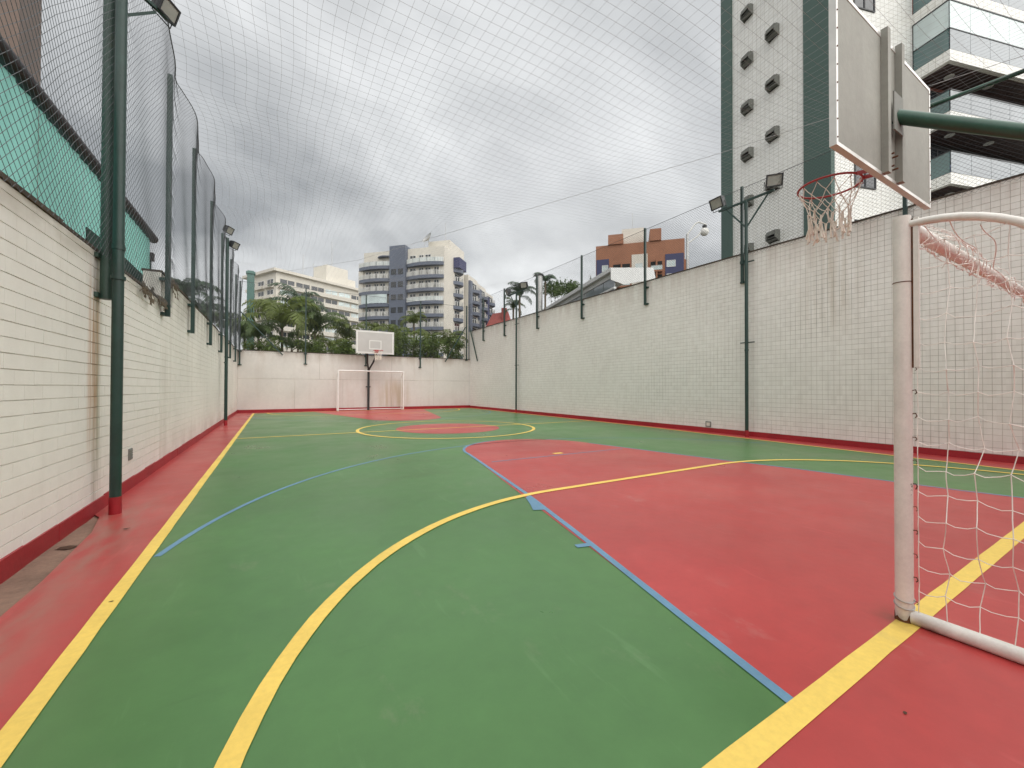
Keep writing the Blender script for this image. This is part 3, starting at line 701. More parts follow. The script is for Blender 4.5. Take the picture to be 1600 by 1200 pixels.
# ------------------------------------------------------------------ goals
GOALW = material('bright white enamel', (.80, .79, .76), .45, .05, 5)
def goal(y0, s, label, with_net, depth=.95):
    """s=+1: goal at the near end, its net behind it towards -Y"""
    xa, xb, H, pr = 2.80, 6.08, 2.08, .036
    WHITEP = MATS['chalky white enamel'] if with_net else GOALW
    g = thing('futsal_goal', ((xa + xb) / 2, y0, 0), label, 'goal', 'futsal goals')
    for x in (xa, xb):
        ps = MB().tube([(x, y0, 0.012), (x, y0, 1.0), (x, y0, H)], pr, 18).build('post', WHITEP, g, smooth=True)
        if with_net:
            rgf = random.Random(4); ft = MB(); nf = 24
            vb = [(x + (pr + .0015) * math.cos(2 * math.pi * i / nf), y0 + (pr + .0015) * math.sin(2 * math.pi * i / nf), 0) for i in range(nf)]
            ft.add(vb + [(vx, vy, rgf.uniform(.012, .05)) for vx, vy, _ in vb], [(i, (i + 1) % nf, nf + (i + 1) % nf, nf + i) for i in range(nf)]); ft.build('rusty_foot', RUST, ps)
            q = MB().box(x - .008, x + .008, y0 - s * .064, y0 - s * .044, 1.30, H - .02) if s < 0 else MB().box(x - .008, x + .008, y0 - .064, y0 - .044, 1.30, H - .02)
            q.build('net_rail', WHITEP, ps)
            MB().box(x - .004, x + .004, y0 - .0445, y0 - .036, 1.30, H - .02).build('rail_seam', RUST, ps)
            hk = MB(); rg = random.Random(int(x * 10))
            for i in range(17):
                z = .12 + i * .118
                hk.tube([(x, y0 - .033, z), (x + rg.uniform(-.006, .006), y0 - .047, z + rg.uniform(0, .008)), (x + rg.uniform(-.006, .006), y0 - .053, z - .010), (x, y0 - .046, z - rg.uniform(.014, .03))], rg.uniform(.0018, .003), 5)
            hk.build('net_hooks', RUST, ps, kind='stuff')
            for zc in (.085, .12): MB().tube([(x + (pr + .003) * math.cos(a), y0 + (pr + .003) * math.sin(a), zc + .012 * math.sin(a + 1)) for a in [2 * math.pi * i / 16 for i in range(16)]], .0028, 5, closed=True).build('tie_wire', GALV, ps)
            MB().tube([(x + (pr + .001) * math.cos(a), y0 + (pr + .001) * math.sin(a), 1.74) for a in [2 * math.pi * i / 16 for i in range(16)]], .0022, 5, closed=True).build('tie_wire', RUST, ps)
        if depth > .5:
            arc = [(x, y0 - s * (.02 + depth * math.sin(a) * .88), (H - .03) * (1 - .0) * math.cos(a) ** .72 if a < R(89.9) else .03) for a in [R(90 * i / 24) for i in range(25)]]
            arc = [(x, y0 - s * (.03 + (depth - .03) * (1 - (1 - i / 24) ** 1.55)), .03 + (H - .075) * (1 - (i / 24) ** 2.1)) for i in range(25)]
            MB().tube(arc, .019, 10).build('back_arch', WHITEP, g, smooth=True)
            MB().tube([(x, y0 - s * .03, .036), (x, y0 - s * depth, .036)], .034, 14).build('ground_bar', WHITEP, g, smooth=True)
        else:
            MB().tube([(x, y0 - s * .03, H - .05), (x, y0 - s * depth, H - .35), (x, y0 - s * depth, .03)], .018, 8).build('back_stay', WHITEP, g, smooth=True)
            MB().tube([(x, y0 - s * .03, .03), (x, y0 - s * depth, .03)], .022, 8).build('ground_bar', WHITEP, g, smooth=True)
    MB().tube([(xa + pr * .6, y0, H - pr * 1.02), (xb - pr * .6, y0, H - pr * 1.02)], pr, 18).build('crossbar', WHITEP, g, smooth=True)
    MB().tube([(xa, y0 - s * depth, .05), (xb, y0 - s * depth, .05)], .022, 10).build('ground_bar', WHITEP, g, smooth=True)
    if with_net:
        rg = random.Random(21)
        def arch_z(d):
            u = min(max((d - .03) / (depth - .03), 0), 1); t_ = 1 - (1 - u) ** (1 / 1.55); return .03 + (H - .075) * (1 - t_ ** 2.1)
        nb = MB()
        for x in (xa, xb):
            P = {}
            nu, nv = 9, 15
            for i in range(nu + 1):
                d = .055 + i * (depth - .09) / nu
                for j in range(nv + 1):
                    z = .05 + j * .125
                    if z > arch_z(d) - .01: z = arch_z(d) - .01
                    k = 0 if i == 0 or j == 0 else 1
                    P[i, j] = Vector((x + k * rg.uniform(-.035, .035) + .03 * k * math.sin(j * 1.1), y0 - d + k * rg.uniform(-.012, .012), z + k * rg.uniform(-.018, .018)))
            def strand(a, b, sag):
                m1 = a.lerp(b, .3) + Vector((rg.uniform(-.008, .008), 0, -sag * rg.uniform(.5, 1.2))); m2 = a.lerp(b, .7) + Vector((rg.uniform(-.008, .008), 0, -sag * rg.uniform(.3, 1.1)))
                nb.tube([a, m1, m2, b], .0019, 4, cap=False)
            for i in range(nu + 1):
                for j in range(nv + 1):
                    if i < nu and (P[i, j] - P[i + 1, j]).length > .02: strand(P[i, j], P[i + 1, j], .016)
                    if j < nv and (P[i, j] - P[i, j + 1]).length > .02: strand(P[i, j], P[i, j + 1], .002)
                    nb.sphere(P[i, j], .0036, 5, 4)
        nb.build('side_net', ROPE, g)
        # back net bundled up along the crossbar
        cb = MB()
        for k in range(11):
            x = xa + .08 + rg.uniform(0, .3); rr = pr + .01; ph = rg.uniform(0, 6.28); pts = []
            L_ = rg.uniform(.5, 2.6)
            n = int(L_ / .03)
            for i in range(n):
                ph += rg.uniform(-.25, .45); rr = rr * .7 + .3 * (pr + .005 + abs(rg.gauss(0, .020)))
                pts.append((x, y0 - .012 + rr * math.cos(ph), H - pr + rr * math.sin(ph) * (1.0 if math.sin(ph) > 0 else 1.25))); x += rg.uniform(.015, .045)
                if x > xb - .05: break
            cb.tube(pts, .0021, 4, cap=False)
        for k in range(34):
            x = xa + .1 + k * .095; a = Vector((x, y0 - .045, H - .03)); l = rg.uniform(.04, .16)
            cb.tube([a, a + Vector((rg.uniform(-.02, .02), rg.uniform(-.02, .04), -l * .6)), a + Vector((rg.uniform(-.05, .07), rg.uniform(-.03, .05), -l))], .002, 4, cap=False)
            cb.sphere(a + Vector((0, .02, .0)), .006, 5, 4)
        # loose top net from crossbar to the arches
        for k in range(3):
            a0 = Vector((xa + .02, y0 - .08 - k * .10, arch_z(.08 + k * .1) - .02)); pts = []
            for i in range(50):
                u = i / 49; pts.append(a0 + Vector((u * 3.1, (.06 + k * .09) * math.sin(u * 1.57) + .015 * math.sin(u * 21 + k), -.07 * math.sin(math.pi * u) + .012 * math.sin(u * 30 + k * 2))))
            cb.tube(pts, .0021, 4, cap=False)
        cb.build('bundled_net', ROPE, g)
    return g
goal(.77, 1, 'white goal with rope net nearest the camera', True, 1.0)
goal(21.9, -1, 'small white goal against the far wall without a net', False, .42)

# ------------------------------------------------------------------ basketball hoops
def hoop_net(c, r, seed):
    rg = random.Random(seed); mb = MB(); n = 12; c = Vector(c)
    lev = [(0, r), (.08, r * .86), (.15, r * .74), (.22, r * .66), (.28, r * .62)]
    def P(l, k): dz, rr = lev[l]; a = 2 * math.pi * (k + .5 * (l % 2)) / n; return c + Vector((rr * math.cos(a), rr * math.sin(a), -dz))
    J = {(l, k): P(l, k) + Vector((rg.uniform(-.012, .012), rg.uniform(-.012, .012), rg.uniform(-.012, .012))) * (1 if l else 0) for l in range(5) for k in range(n)}
    for l in range(4):
        for k in range(n):
            a = J[l, k]; b1 = J[l + 1, k]; b2 = J[l + 1, (k - 1) % n if l % 2 == 0 else (k + 1) % n]
            for b in (b1, b2): mb.tube([a, a.lerp(b, .5) + Vector((0, 0, -.006)), b], .0032, 5, cap=False)
    for k in range(n):
        for q in range(4):
            a = J[4, k] if q < 3 else J[3, k]; l = rg.uniform(.12, .22)
            mb.tube([a + Vector((rg.uniform(-.01, .01), rg.uniform(-.01, .01), 0)), a + Vector((rg.uniform(-.012, .012), rg.uniform(-.012, .012), -l * .5)), a + Vector((rg.uniform(-.025, .025), rg.uniform(-.025, .025), -l))], .0045, 5, cap=False, r1=.0085)
    return mb
def rim(t, c, r, yb, s):
    ri = MB(); ri.tube([(c[0] + r * math.cos(a), c[1] + r * math.sin(a), c[2]) for a in [2 * math.pi * i / 40 for i in range(40)]], .0095, 8, closed=True)
    ri.bar((c[0] - .07, c[1] - s * r * .96, c[2] - .002), (c[0] - .05, yb, c[2] - .03), .012, .03); ri.bar((c[0] + .07, c[1] - s * r * .96, c[2] - .002), (c[0] + .05, yb, c[2] - .03), .012, .03)
    ri.box(c[0] - .10, c[0] + .10, min(yb, yb + s * .012), max(yb, yb + s * .012), c[2] - .09, c[2] + .06)
    o = ri.build('rim', HOOPRED, t, smooth=True)
    hk = MB()
    for k in range(12):
        a = 2 * math.pi * k / 12; hk.tube([(c[0] + r * math.cos(a), c[1] + r * math.sin(a), c[2] - .008), (c[0] + (r + .008) * math.cos(a), c[1] + (r + .008) * math.sin(a), c[2] - .03), (c[0] + (r - .01) * math.cos(a), c[1] + (r - .01) * math.sin(a), c[2] - .03)], .003, 4)
    hk.build('net_hooks', HOOPRED, o, kind='stuff')
    hoop_net((c[0], c[1], c[2] - .02), r - .004, 5).build('hoop_net', HOOPNET, t)
def backboard(t, x0, x1, y, z0, z1, s):
    """y = plane of the face that looks into the court (direction s)"""
    yb = y - s * .035
    lo, hi = min(y, yb), max(y, yb)
    gap0, gap1 = (x0 + x1) / 2 - .10, (x0 + x1) / 2 + .06
    b = MB().box(x0, x1, lo, hi, z0, z1).build('backboard', BOARDM, t)
    fr_ = MB(); tk = .022; f0, f1 = lo - .004, hi + .004
    fr_.box(x0 - .004, x0 + tk, f0, f1, z0 - .004, z1 + .004); fr_.box(x1 - tk, x1 + .004, f0, f1, z0 - .004, z1 + .004)
    fr_.box(x0 + tk, x1 - tk, f0, f1, z0 - .004, z0 + tk); fr_.box(x0 + tk, x1 - tk, f0, f1, z1 - tk, z1 + .004)
    fr_.build('edge_trim', ALU, b)
    q = MB(); q.box(x0 + tk + .002, x1 - tk - .002, min(y, y + s * .003), max(y, y + s * .003), z0 + tk + .002, z1 - tk - .002); q.build('face_sheet', BOARDF, b)
    ln = MB(); ya, yc = sorted((y + s * .004, y + s * .006)); xm = (x0 + x1) / 2; hw = .30; zb = z0 + .22; zt = zb + .46; w = .045
    ln.box(xm - hw, xm - hw + w, ya, yc, zb, zt); ln.box(xm + hw - w, xm + hw, ya, yc, zb, zt); ln.box(xm - hw + w, xm + hw - w, ya, yc, zb, zb + w); ln.box(xm - hw + w, xm + hw - w, ya, yc, zt - w, zt)
    ln.box(x0 + .03, x0 + .085, ya, yc, z0 + .03, z1 - .03); ln.box(x1 - .085, x1 - .03, ya, yc, z0 + .03, z1 - .03); ln.box(x0 + .085, x1 - .085, ya, yc, z0 + .03, z0 + .08); ln.box(x0 + .085, x1 - .085, ya, yc, z1 - .08, z1 - .03)
    ln.build('target_lines', WHITEB, b)
    for xr in (xm - .155, xm + .14):
        c0, c1 = sorted((yb - s * .001, yb - s * .045))
        q = MB(); q.box(xr - .028, xr + .028, c0, c1, z0 + .008, z1 + .035); q.build('back_rail', BOARDM, b)
    bl_ = MB(); rg = random.Random(2)
    for zc in (z0 + .10, z0 + .20): 
        for xc in (xm - .03, xm + .05): bl_.tube([(xc, yb, zc), (xc, yb - s * .035, zc)], .007, 6)
    for i in range(9):
        for xe in (x0 + .01, x1 - .01): bl_.sphere((xe, (yb - s * .004), z0 + .05 + i * (z1 - z0 - .1) / 8), .006, 6, 4)
    bl_.build('bolts', RUST, b, kind='stuff')
    return b
hn = thing('basketball_hoop', (4.9, -.2, 0), 'near basketball hoop seen from behind with green arm and torn net', 'basketball hoop', 'basketball hoops')
backboard(hn, 3.29, 5.20, 1.27, 2.86, 3.96, 1)
rim(hn, (4.38, 1.70, 3.05), .235, 1.278, 1)
MB().tube([(4.25, 1.20, 3.36), (4.50, .66, 3.035), (5.0, -.2, 2.55)], .050, 16).build('arm', GREENARM, hn, smooth=True)
MB().box(4.15, 4.34, 1.180, 1.189, 3.22, 3.52).build('mount_plate', LOUVM, hn)
MB().tube([(5.0, -.24, 0), (5.0, -.24, 2.7)], .075, 18).build('pole', GREENARM, hn, smooth=True)
hf = thing('basketball_hoop', (4.36, 22.3, 0), 'far basketball hoop with white board above the small goal', 'basketball hoop', 'basketball hoops')
backboard(hf, 3.52, 5.38, 21.2, 2.91, 4.06, -1)
rim(hf, (4.50, 20.78, 3.05), .235, 21.192, -1)
MB().tube([(4.34, 22.3, 0), (4.34, 22.3, 2.2)], .06, 14).build('pole', RUST if False else LAMPB, hf, smooth=True)
for xa in (4.12, 4.60):
    MB().tube([(4.34, 22.3, 2.12), (xa * .6 + 4.34 * .4, 21.95, 2.5), (xa, 21.5, 2.95), (xa, 21.24, 3.3)], .045, 10).build('arm', LAMPB, hf, smooth=True)
MB().box(4.22, 4.46, 22.36, 22.40, 1.20, 1.26).build('wall_bracket', LAMPB, hf)
MB().box(4.31, 4.37, 22.36, BY - .0, 1.21, 1.25).build('wall_bracket', LAMPB, hf)

# ------------------------------------------------------------------ behind the left wall: teal screen and pipe
ts = thing('teal_screen', (-2.22, 8, 0), 'teal translucent screen under a dark pipe behind the brick wall', 'screen')
y = 1.5
for i in range(8):
    y1 = min(y + 1.22, 10.98); q = MB()
    n = 12; vs = []
    for k in range(n + 1):
        yy = y + .006 + (y1 - y - .012) * k / n; off = .018 * math.sin(k * math.pi / 1.5)
        vs += [(-2.22 + off, yy, .0), (-2.22 + off, yy, 4.24)]
    fs = []
    for k in range(n):
        a = k * 2; fs += [(a, a + 2, a + 3, a + 1)]
    q.add(vs, fs).build('sheet', TEALS, ts, smooth=True)
    y = y1
MB().tube([(-2.2, 0, 4.30), (-2.2, 11.15, 4.30)], .085, 14).build('pipe', DKPIPE, ts, smooth=True)
MB().bar((-3.3, 11.0, 3.88), (-2.26, 11.0, 3.88), .09, .11).build('end_beam', SHADEC, ts)
MB().box(-2.29, -2.17, 10.99, 11.12, 3.82, 3.98).build('end_cap', DKPIPE, ts)
MB().box(-2.25, -2.21, 11.02, 11.07, 0, 3.82).build('end_post', SHADEC, ts)
for yy in (3.0, 6.4): MB().box(-2.55, -2.42, yy - .08, yy + .08, 0, 4.2).build('column', LOUVM, ts)
sc = MB()
pts = [(6.2, 2.95), (7.4, 2.98), (8.6, 2.95), (9.1, 2.85), (9.25, 2.6)]
vs = [(-1.78, yy, 0) for yy, zz_ in pts] + [(-1.78, yy, zz_) for yy, zz_ in pts] + [(-1.79, yy, 0) for yy, zz_ in pts] + [(-1.79, yy, zz_) for yy, zz_ in pts]
n = len(pts); fs = [(i, i + 1, n + i + 1, n + i) for i in range(n - 1)] + [(2 * n + i + 1, 2 * n + i, 3 * n + i, 3 * n + i + 1) for i in range(n - 1)] + [(n + i, n + i + 1, 3 * n + i + 1, 3 * n + i) for i in range(n - 1)]
sc.add(vs, fs).build('shade_cloth', SHADEC, label='dark green shade cloth hanging behind the lower brick wall', cat='shade cloth')

# ------------------------------------------------------------------ buildings
def win(parent, x0, x1, y, z0, z1, glass=GLASSD, frame=WHITEB, t=.06, d=.05, side=None):
    """window: frame proud of the face y (looking to -y), pane set back in it; side=x for faces looking to -x / +x"""
    f = MB(); g = MB()
    def bx(mb, a, b, c0, c1, e0, e1):
        if side is None: mb.box(a, b, y + c0, y + c1, e0, e1)
        elif side == '-x': mb.box(y + c0, y + c1, a, b, e0, e1)
        else: mb.box(y - c1, y - c0, a, b, e0, e1)
    bx(f, x0, x0 + t, -d, .02, z0, z1); bx(f, x1 - t, x1, -d, .02, z0, z1); bx(f, x0 + t, x1 - t, -d, .02, z0, z0 + t); bx(f, x0 + t, x1 - t, -d, .02, z1 - t, z1)
    if x1 - x0 > 1.0: bx(f, (x0 + x1) / 2 - t / 2, (x0 + x1) / 2 + t / 2, -d, .02, z0 + t, z1 - t)
    w = f.build('window', frame, parent, local=True)
    bx(g, x0 + t * .9, x1 - t * .9, -.018, .02, z0 + t * .9, z1 - t * .9); g.build('pane', glass, w, local=True)
    return w
def railing(parent, path, z, h, mat, rail_mat=None, step=.35, t=.03, pane=None):
    rm = rail_mat or mat; q = MB()
    for a, b in zip(path, path[1:]):
        a = Vector((*a, 0)); b = Vector((*b, 0)); L_ = (b - a).length; n = max(1, int(L_ / step))
        q.bar(a + Vector((0, 0, z + h)), b + Vector((0, 0, z + h)), .06, .05)
        for i in range(n + 1):
            c = a.lerp(b, i / n); q.box(c.x - t / 2, c.x + t / 2, c.y - t / 2, c.y + t / 2, z, z + h)
    rr = q.build('railing', rm, parent, local=True)
    if pane:
        q = MB()
        for a, b in zip(path, path[1:]):
            a = Vector((*a, z + h * .5)); b = Vector((*b, z + h * .5)); q.bar(a, b, .02, h * .86)
        q.build('pane', pane, rr, local=True)
    return rr

# --- white tiled tower with green pilasters
tw = thing('apartment_tower', (23.9, 9.2, 0), 'tall white tiled tower with green strips and balconies on the right', 'building', rz=R(-17.2))
MB().box(0, 30, 0, 7.2, 0, 44).build('wall', TOWERT, tw, local=True)
MB().box(-.12, .12, -.10, 1.36, 0, 44.2).build('pilaster', PILAST, tw, local=True)
MB().box(-.12, .5, 6.42, 7.32, 0, 44.2).build('pilaster', PILAST, tw, local=True)
def hood(y, z):
    p = [(-.34, .18), (-.34, .48), (-.24, .62), (0.02, .62), (0.02, -.02), (-.05, -.02)]
    h = MB(); wd = .34
    # two cheeks, a top and a sloping lip, open below: the shade inside is a dark panel
    for yy in (y - wd, y + wd - .05):
        n = len(p); vs = [(a, yy, z + b) for a, b in p] + [(a, yy + .05, z + b) for a, b in p]
        h.add(vs, [tuple(range(n)), tuple(range(2 * n - 1, n - 1, -1))] + [(i, n + i, n + (i + 1) % n, (i + 1) % n) for i in range(n)])
    h.box(-.32, .0, y - wd + .05, y + wd - .05, z + .55, z + .61)
    h.add([(-.33, y - wd + .05, z + .38), (-.33, y + wd - .05, z + .38), (-.33, y + wd - .05, z + .55), (-.33, y - wd + .05, z + .55), (-.30, y - wd + .05, z + .38), (-.30, y + wd - .05, z + .38), (-.30, y + wd - .05, z + .55), (-.30, y - wd + .05, z + .55)], [(0, 3, 2, 1), (4, 5, 6, 7), (0, 1, 5, 4)])
    for k in range(2): h.box(-.30, -.02, y - wd + .05, y + wd - .05, z + .08 + .14 * k, z + .10 + .14 * k)
    o = h.build('louvre_hood', LOUVM, tw, local=True)
    MB().box(-.012, .004, y - wd + .05, y + wd - .05, z + .02, z + .55).build('opening_shade', SHADEIN, o, local=True)
for k in range(10): hood(5.07, 6.55 + 2.96 * k)
for k in range(10): hood(3.24, 6.6 + 2.96 * k + 2.96 * .03)
# front: windows beside the balconies
for k in range(11):
    win(tw, 1.5, 2.9, -.0, 2.8 + 3.07 * k - .55, 4.2 + 3.07 * k - .55, GLASSD, LAMPB, .06)
# balconies
bx0, bx1, bd = 5.5, 15.5, 1.57
for k in range(9):
    zt = 5.76 + 3.07 * k          # slab top
    sl = MB().box(bx0, bx1, -bd, -.005, zt - .55, zt).build('balcony_slab', TOWERT, tw, local=True)
    sf = MB()
    for i in range(20): sf.box(bx0 + .22 + i * (bx1 - bx0 - .44) / 20, bx0 + .22 + (i + 1) * (bx1 - bx0 - .44) / 20 - .03, -bd + .2, -.03, zt - .575, zt - .551)
    sf.build('soffit_boards', WOODS, sl, local=True)
    for xl in (bx0 + 1.3, bx0 + 4.2): MB().tube([(xl, -.8, zt - .61), (xl, -.8, zt - .576)], .2, 14).build('ceiling_lamp', WHITEB, sl, local=True)
    enclosed = (k in (4, 7))
    MB().box(bx0 + .05, bx1, -.03, .012, zt + .01, zt + 2.50).build('balcony_back_wall', REDWALL if k % 2 else SHADEIN, tw, local=True)  # near-black floors carry the balcony's shade as wall colour
    for i in range(3): win(tw, bx0 + .4 + i * 3.0, bx0 + 2.9 + i * 3.0, -.05, zt + .05, zt + 2.25, GLASSD, LAMPB, .07)
    for nm_, a, b in (('side', (bx0 + .03, -.05), (bx0 + .03, -bd + .05)), ('front', (bx0 + .05, -bd + .03), (bx1, -bd + .03))):
        L_ = math.hypot(b[0] - a[0], b[1] - a[1]); n = 1 if nm_ == 'side' else 7
        for i in range(n):
            p0 = (a[0] + (b[0] - a[0]) * i / n, a[1] + (b[1] - a[1]) * i / n); p1 = (a[0] + (b[0] - a[0]) * (i + 1) / n, a[1] + (b[1] - a[1]) * (i + 1) / n)
            d_ = Vector((p1[0] - p0[0], p1[1] - p0[1], 0)).normalized() * .01
            q = MB(); q.bar((p0[0] + d_.x, p0[1] + d_.y, zt + .54), (p1[0] - d_.x, p1[1] - d_.y, zt + .54), .025, 1.02); q.build('railing_pane', GLASST if nm_ == 'side' else GLASSG, tw, local=True)
            if enclosed:
                q = MB(); q.bar((p0[0] + d_.x, p0[1] + d_.y, zt + 1.78), (p1[0] - d_.x, p1[1] - d_.y, zt + 1.78), .025, 1.36); q.build('glazing_pane', GLASSL, tw, local=True)
        q = MB(); q.bar((a[0], a[1], zt + 1.075), (b[0], b[1], zt + 1.075), .06, .05); q.build('handrail', LAMPB, tw, local=True)
        if enclosed: q = MB(); q.bar((a[0], a[1], zt + 2.485), (b[0], b[1], zt + 2.485), .07, .06); q.build('head_rail', LAMPB, tw, local=True)
# blue ball and a plant on a balcony
def local_to_world(root, p):
    return Matrix.Translation(root.location) @ Matrix.Rotation(root.rotation_euler[2], 4, 'Z') @ Vector(p)
bp = local_to_world(tw, (6.35, -.75, 11.90))
bb = thing('exercise_ball', bp, 'blue ball on the lowest visible tower balcony', 'ball')
MB().sphere((0, 0, .44), .44, 20, 14).build('ball', BLUEPL, bb, local=True, smooth=True)
MB().tube([(.06 * math.cos(a), .06 * math.sin(a), .875) for a in [i * math.pi / 5 for i in range(10)]], .012, 6, closed=True).build('seam', TEALP, bb, local=True)

# --- slate blue and cream block
K = thing('apartment_block', (17.9, 102.6, 0), 'cream and slate blue apartment block with white balcony rails', 'building', rz=R(-45.5))
def arcp(x0, x1, y, bulge, n=10): return [(x0 + (x1 - x0) * i / n, y - bulge * math.sin(math.pi * (i / n)) ** .8) for i in range(n + 1)]
MB().box(1.0, 22, 0, 12, 0, 33.6).build('wall', CREAMB, K, local=True)
MB().box(16.5, 22, 3, 12, 33.6, 36.0).build('roof_room', CREAMB, K, local=True)
MB().box(8.7, 12.75, -1.3, 2, 0, 34.2).build('stair_tower', BLUEB, K, local=True)
MB().box(-.2, 1.0, -.4, 6, 0, 29.3).build('corner_wall', CREAMB, K, local=True)
dish = MB()
dc = Vector((17.3, 1.5, 36.0)); ax = Vector((-.45, -.7, .55)).normalized(); e1 = ax.orthogonal().normalized(); e2 = ax.cross(e1); vs = []; fs = []
for i in range(6):
    rr = 1.5 * i / 5
    for k in range(16):
        a = 2 * math.pi * k / 16; vs.append(dc + e1 * rr * math.cos(a) + e2 * rr * math.sin(a) + ax * (rr * rr * .28))
for i in range(5):
    for k in range(16): fs.append((i * 16 + k, i * 16 + (k + 1) % 16, (i + 1) * 16 + (k + 1) % 16, (i + 1) * 16 + k))
dish.add(vs, fs); dish.tube([dc, dc - Vector((0, 0, 2.4))], .1, 6)
dish.build('satellite_dish', GALV, K, local=True, smooth=True)
for x_, y_, zt_ in ((20.0, 5, 41), (15.0, 4, 37)): MB().tube([(x_, y_, 33), (x_, y_, zt_)], .05, 5).build('antenna', GALV, K, local=True)
FZ = [29.9 - 2.97 * i for i in range(10)]
for fi, z in enumerate(FZ):
    for x0, x1 in ((0, 8.65), (12.8, 21.9)):
        path = arcp(x0, x1, -.5, .9)
        poly = [(x0, 0.0)] + path + [(x1, 0.0)]
        MB().prism(poly, z - .75, z).build('balcony_slab', BLUEB, K, local=True)
        if not (fi == 3 and x0 == 0):
            railing(K, [(a, b + .08) for a, b in path[::2]], z, 1.05, WHITEB, step=.34, t=.17, pane=GLASSL if fi % 3 == 0 else None)
        else:
            q = MB()
            pp = [(a, b + .08) for a, b in path[1::2]]
            for a, b in zip(pp, pp[1:]): q.bar((*a, z + 1.15), (*b, z + 1.15), .05, 2.1)
            q.build('glazing', GLASSL, K, local=True)
        wd = (x1 - x0)
        if fi == 0 and x0 == 0: continue
        xw = x0 + .5 + (1.0 if x0 == 0 else 0)
        for i, (w_, gl) in enumerate(((1.6, GLASSD), (1.2, GLASSD), (1.5, GLASSL if False else GLASSD), (1.3, GLASSD))):
            if fi == 0 and i == 3: break
            win(K, xw, xw + w_, 0, z + .12, z + 2.05, gl, WHITEB, .1, .08); xw += w_ + (.75 if i != 1 else .35)
    for xw in (9.2, 11.0):
        if fi > 0: win(K, xw, xw + 1.25, -1.3, z + .55, z + 1.8, GLASSD, LAMPB, .1, .06)
# dark soffit shade canopy on the roof terrace
MB().prism([(5, 0)] + arcp(5, 8.65, -.4, .8) + [(8.65, 0)], 32.0, 32.25).build('canopy', BLUEB, K, local=True)
railing(K, [(.1, -.5), (.1, -.1)], 29.9, 1.0, WHITEB)
# right-hand flank with its rounded balconies
for fi, z in enumerate(FZ):
    for (y0, y1) in ((5.2, 9.6),):
        pth = [(22 + 1.6 * math.sin(math.pi * i / 8) ** .8, y0 + (y1 - y0) * i / 8) for i in range(9)]
        MB().prism([(21.9, y1)] + pth[::-1] + [(21.9, y0)], z - .8, z).build('balcony_slab', BLUEB, K, local=True)
        railing(K, [(a - .08, b) for a, b in pth[::2]], z, 1.0, WHITEB, step=.42, t=.14)
        win(K, y0 + .6, y1 - .6, 22, z + .1, z + 2.0, GLASSD, WHITEB, .1, .06, side='+x')
MB().box(22.02, 23.6, 5.2, 9.6, 30.0, 32.5).build('balcony_parapet', NAVYB, K, local=True)
K2 = thing('apartment_block', local_to_world(K, (22.5, 13.0, 0)), 'rear wing of the blue block stepping back behind it', 'building', rz=R(-45.5))
for i, (a, b, h) in enumerate(((0, 7, 30.5), (7, 14, 30), (14, 21, 29.3))):
    MB().box(-8, .3 + i * .0, a, b, 0, h).build('wall', CREAMB, K2, local=True)
    MB().box(.3, .9, a + .1, a + 1.7, 0, h - 1.5).build('pilaster', BLUEB if i < 2 else NAVYB, K2, local=True)
    for fi in range(9):
        z = 27.2 - .3 * i - 2.97 * fi
        pth = [(.3 + 1.5 * math.sin(math.pi * k / 8) ** .8, a + 2.0 + 4.6 * k / 8) for k in range(9)]
        MB().prism([(.2, a + 6.6)] + pth[::-1] + [(.2, a + 2.0)], z - .8, z).build('balcony_slab', BLUEB, K2, local=True)
        railing(K2, [(p - .08, q_) for p, q_ in pth[::2]], z, 1.0, WHITEB, step=.42, t=.14)
        win(K2, a + 2.4, a + 6.2, .3, z + .1, z + 2.0, GLASSD, WHITEB, .1, .06, side='+x')

# --- long cream block
A = thing('apartment_block', (0.4, 133.0, 0), 'long cream apartment block with dark window bands behind palms', 'building', rz=R(28))
MB().box(0, 44, 0, 16, 0, 34.2).build('wall', CREAMB, A, local=True)
MB().prism([(-1, -1), (45, -1), (45, 17), (-1, 17)], 34.2, 35.0).build('roof', CREAMB, A, local=True)
MB().box(17, 25, 2, 9, 35, 41.0).build('roof_room', CREAMB, A, local=True)
MB().box(25, 28, 2, 8, 35, 38.0).build('roof_room', CREAMB, A, local=True)
for x_, h_ in ((11, 43), (21, 50), (14.5, 41)): MB().tube([(x_, 5, 35), (x_, 5, h_)], .08, 5).build('antenna', GALV, A, local=True)
for fi in range(11):
    z = 31.0 - 3.05 * fi
    MB().box(.6, 43.5, -.9, -.003, z - 1.35, z - .1).build('balcony_slab', CREAMB, A, local=True)
    for i in range(9):
        x0 = 1.0 + i * 4.75
        gl = GLASSL if (i * 7 + fi * 3) % 5 in (1, 3) else GLASSD
        win(A, x0, x0 + 4.5, 0, z - .05, z + 1.55, gl, CREAMB, .15, .05)
    for i in range(3):
        y0 = 1.2 + i * 5.0
        win(A, y0, y0 + 3.4, 0, z - .2, z + 1.4, GLASSD, WHITEB, .15, .08, side='-x')
        MB().box(-1.0, -.003, y0 - .3, y0 + 3.8, z - 1.2, z - .35).build('balcony_slab', CREAMB, A, local=True)

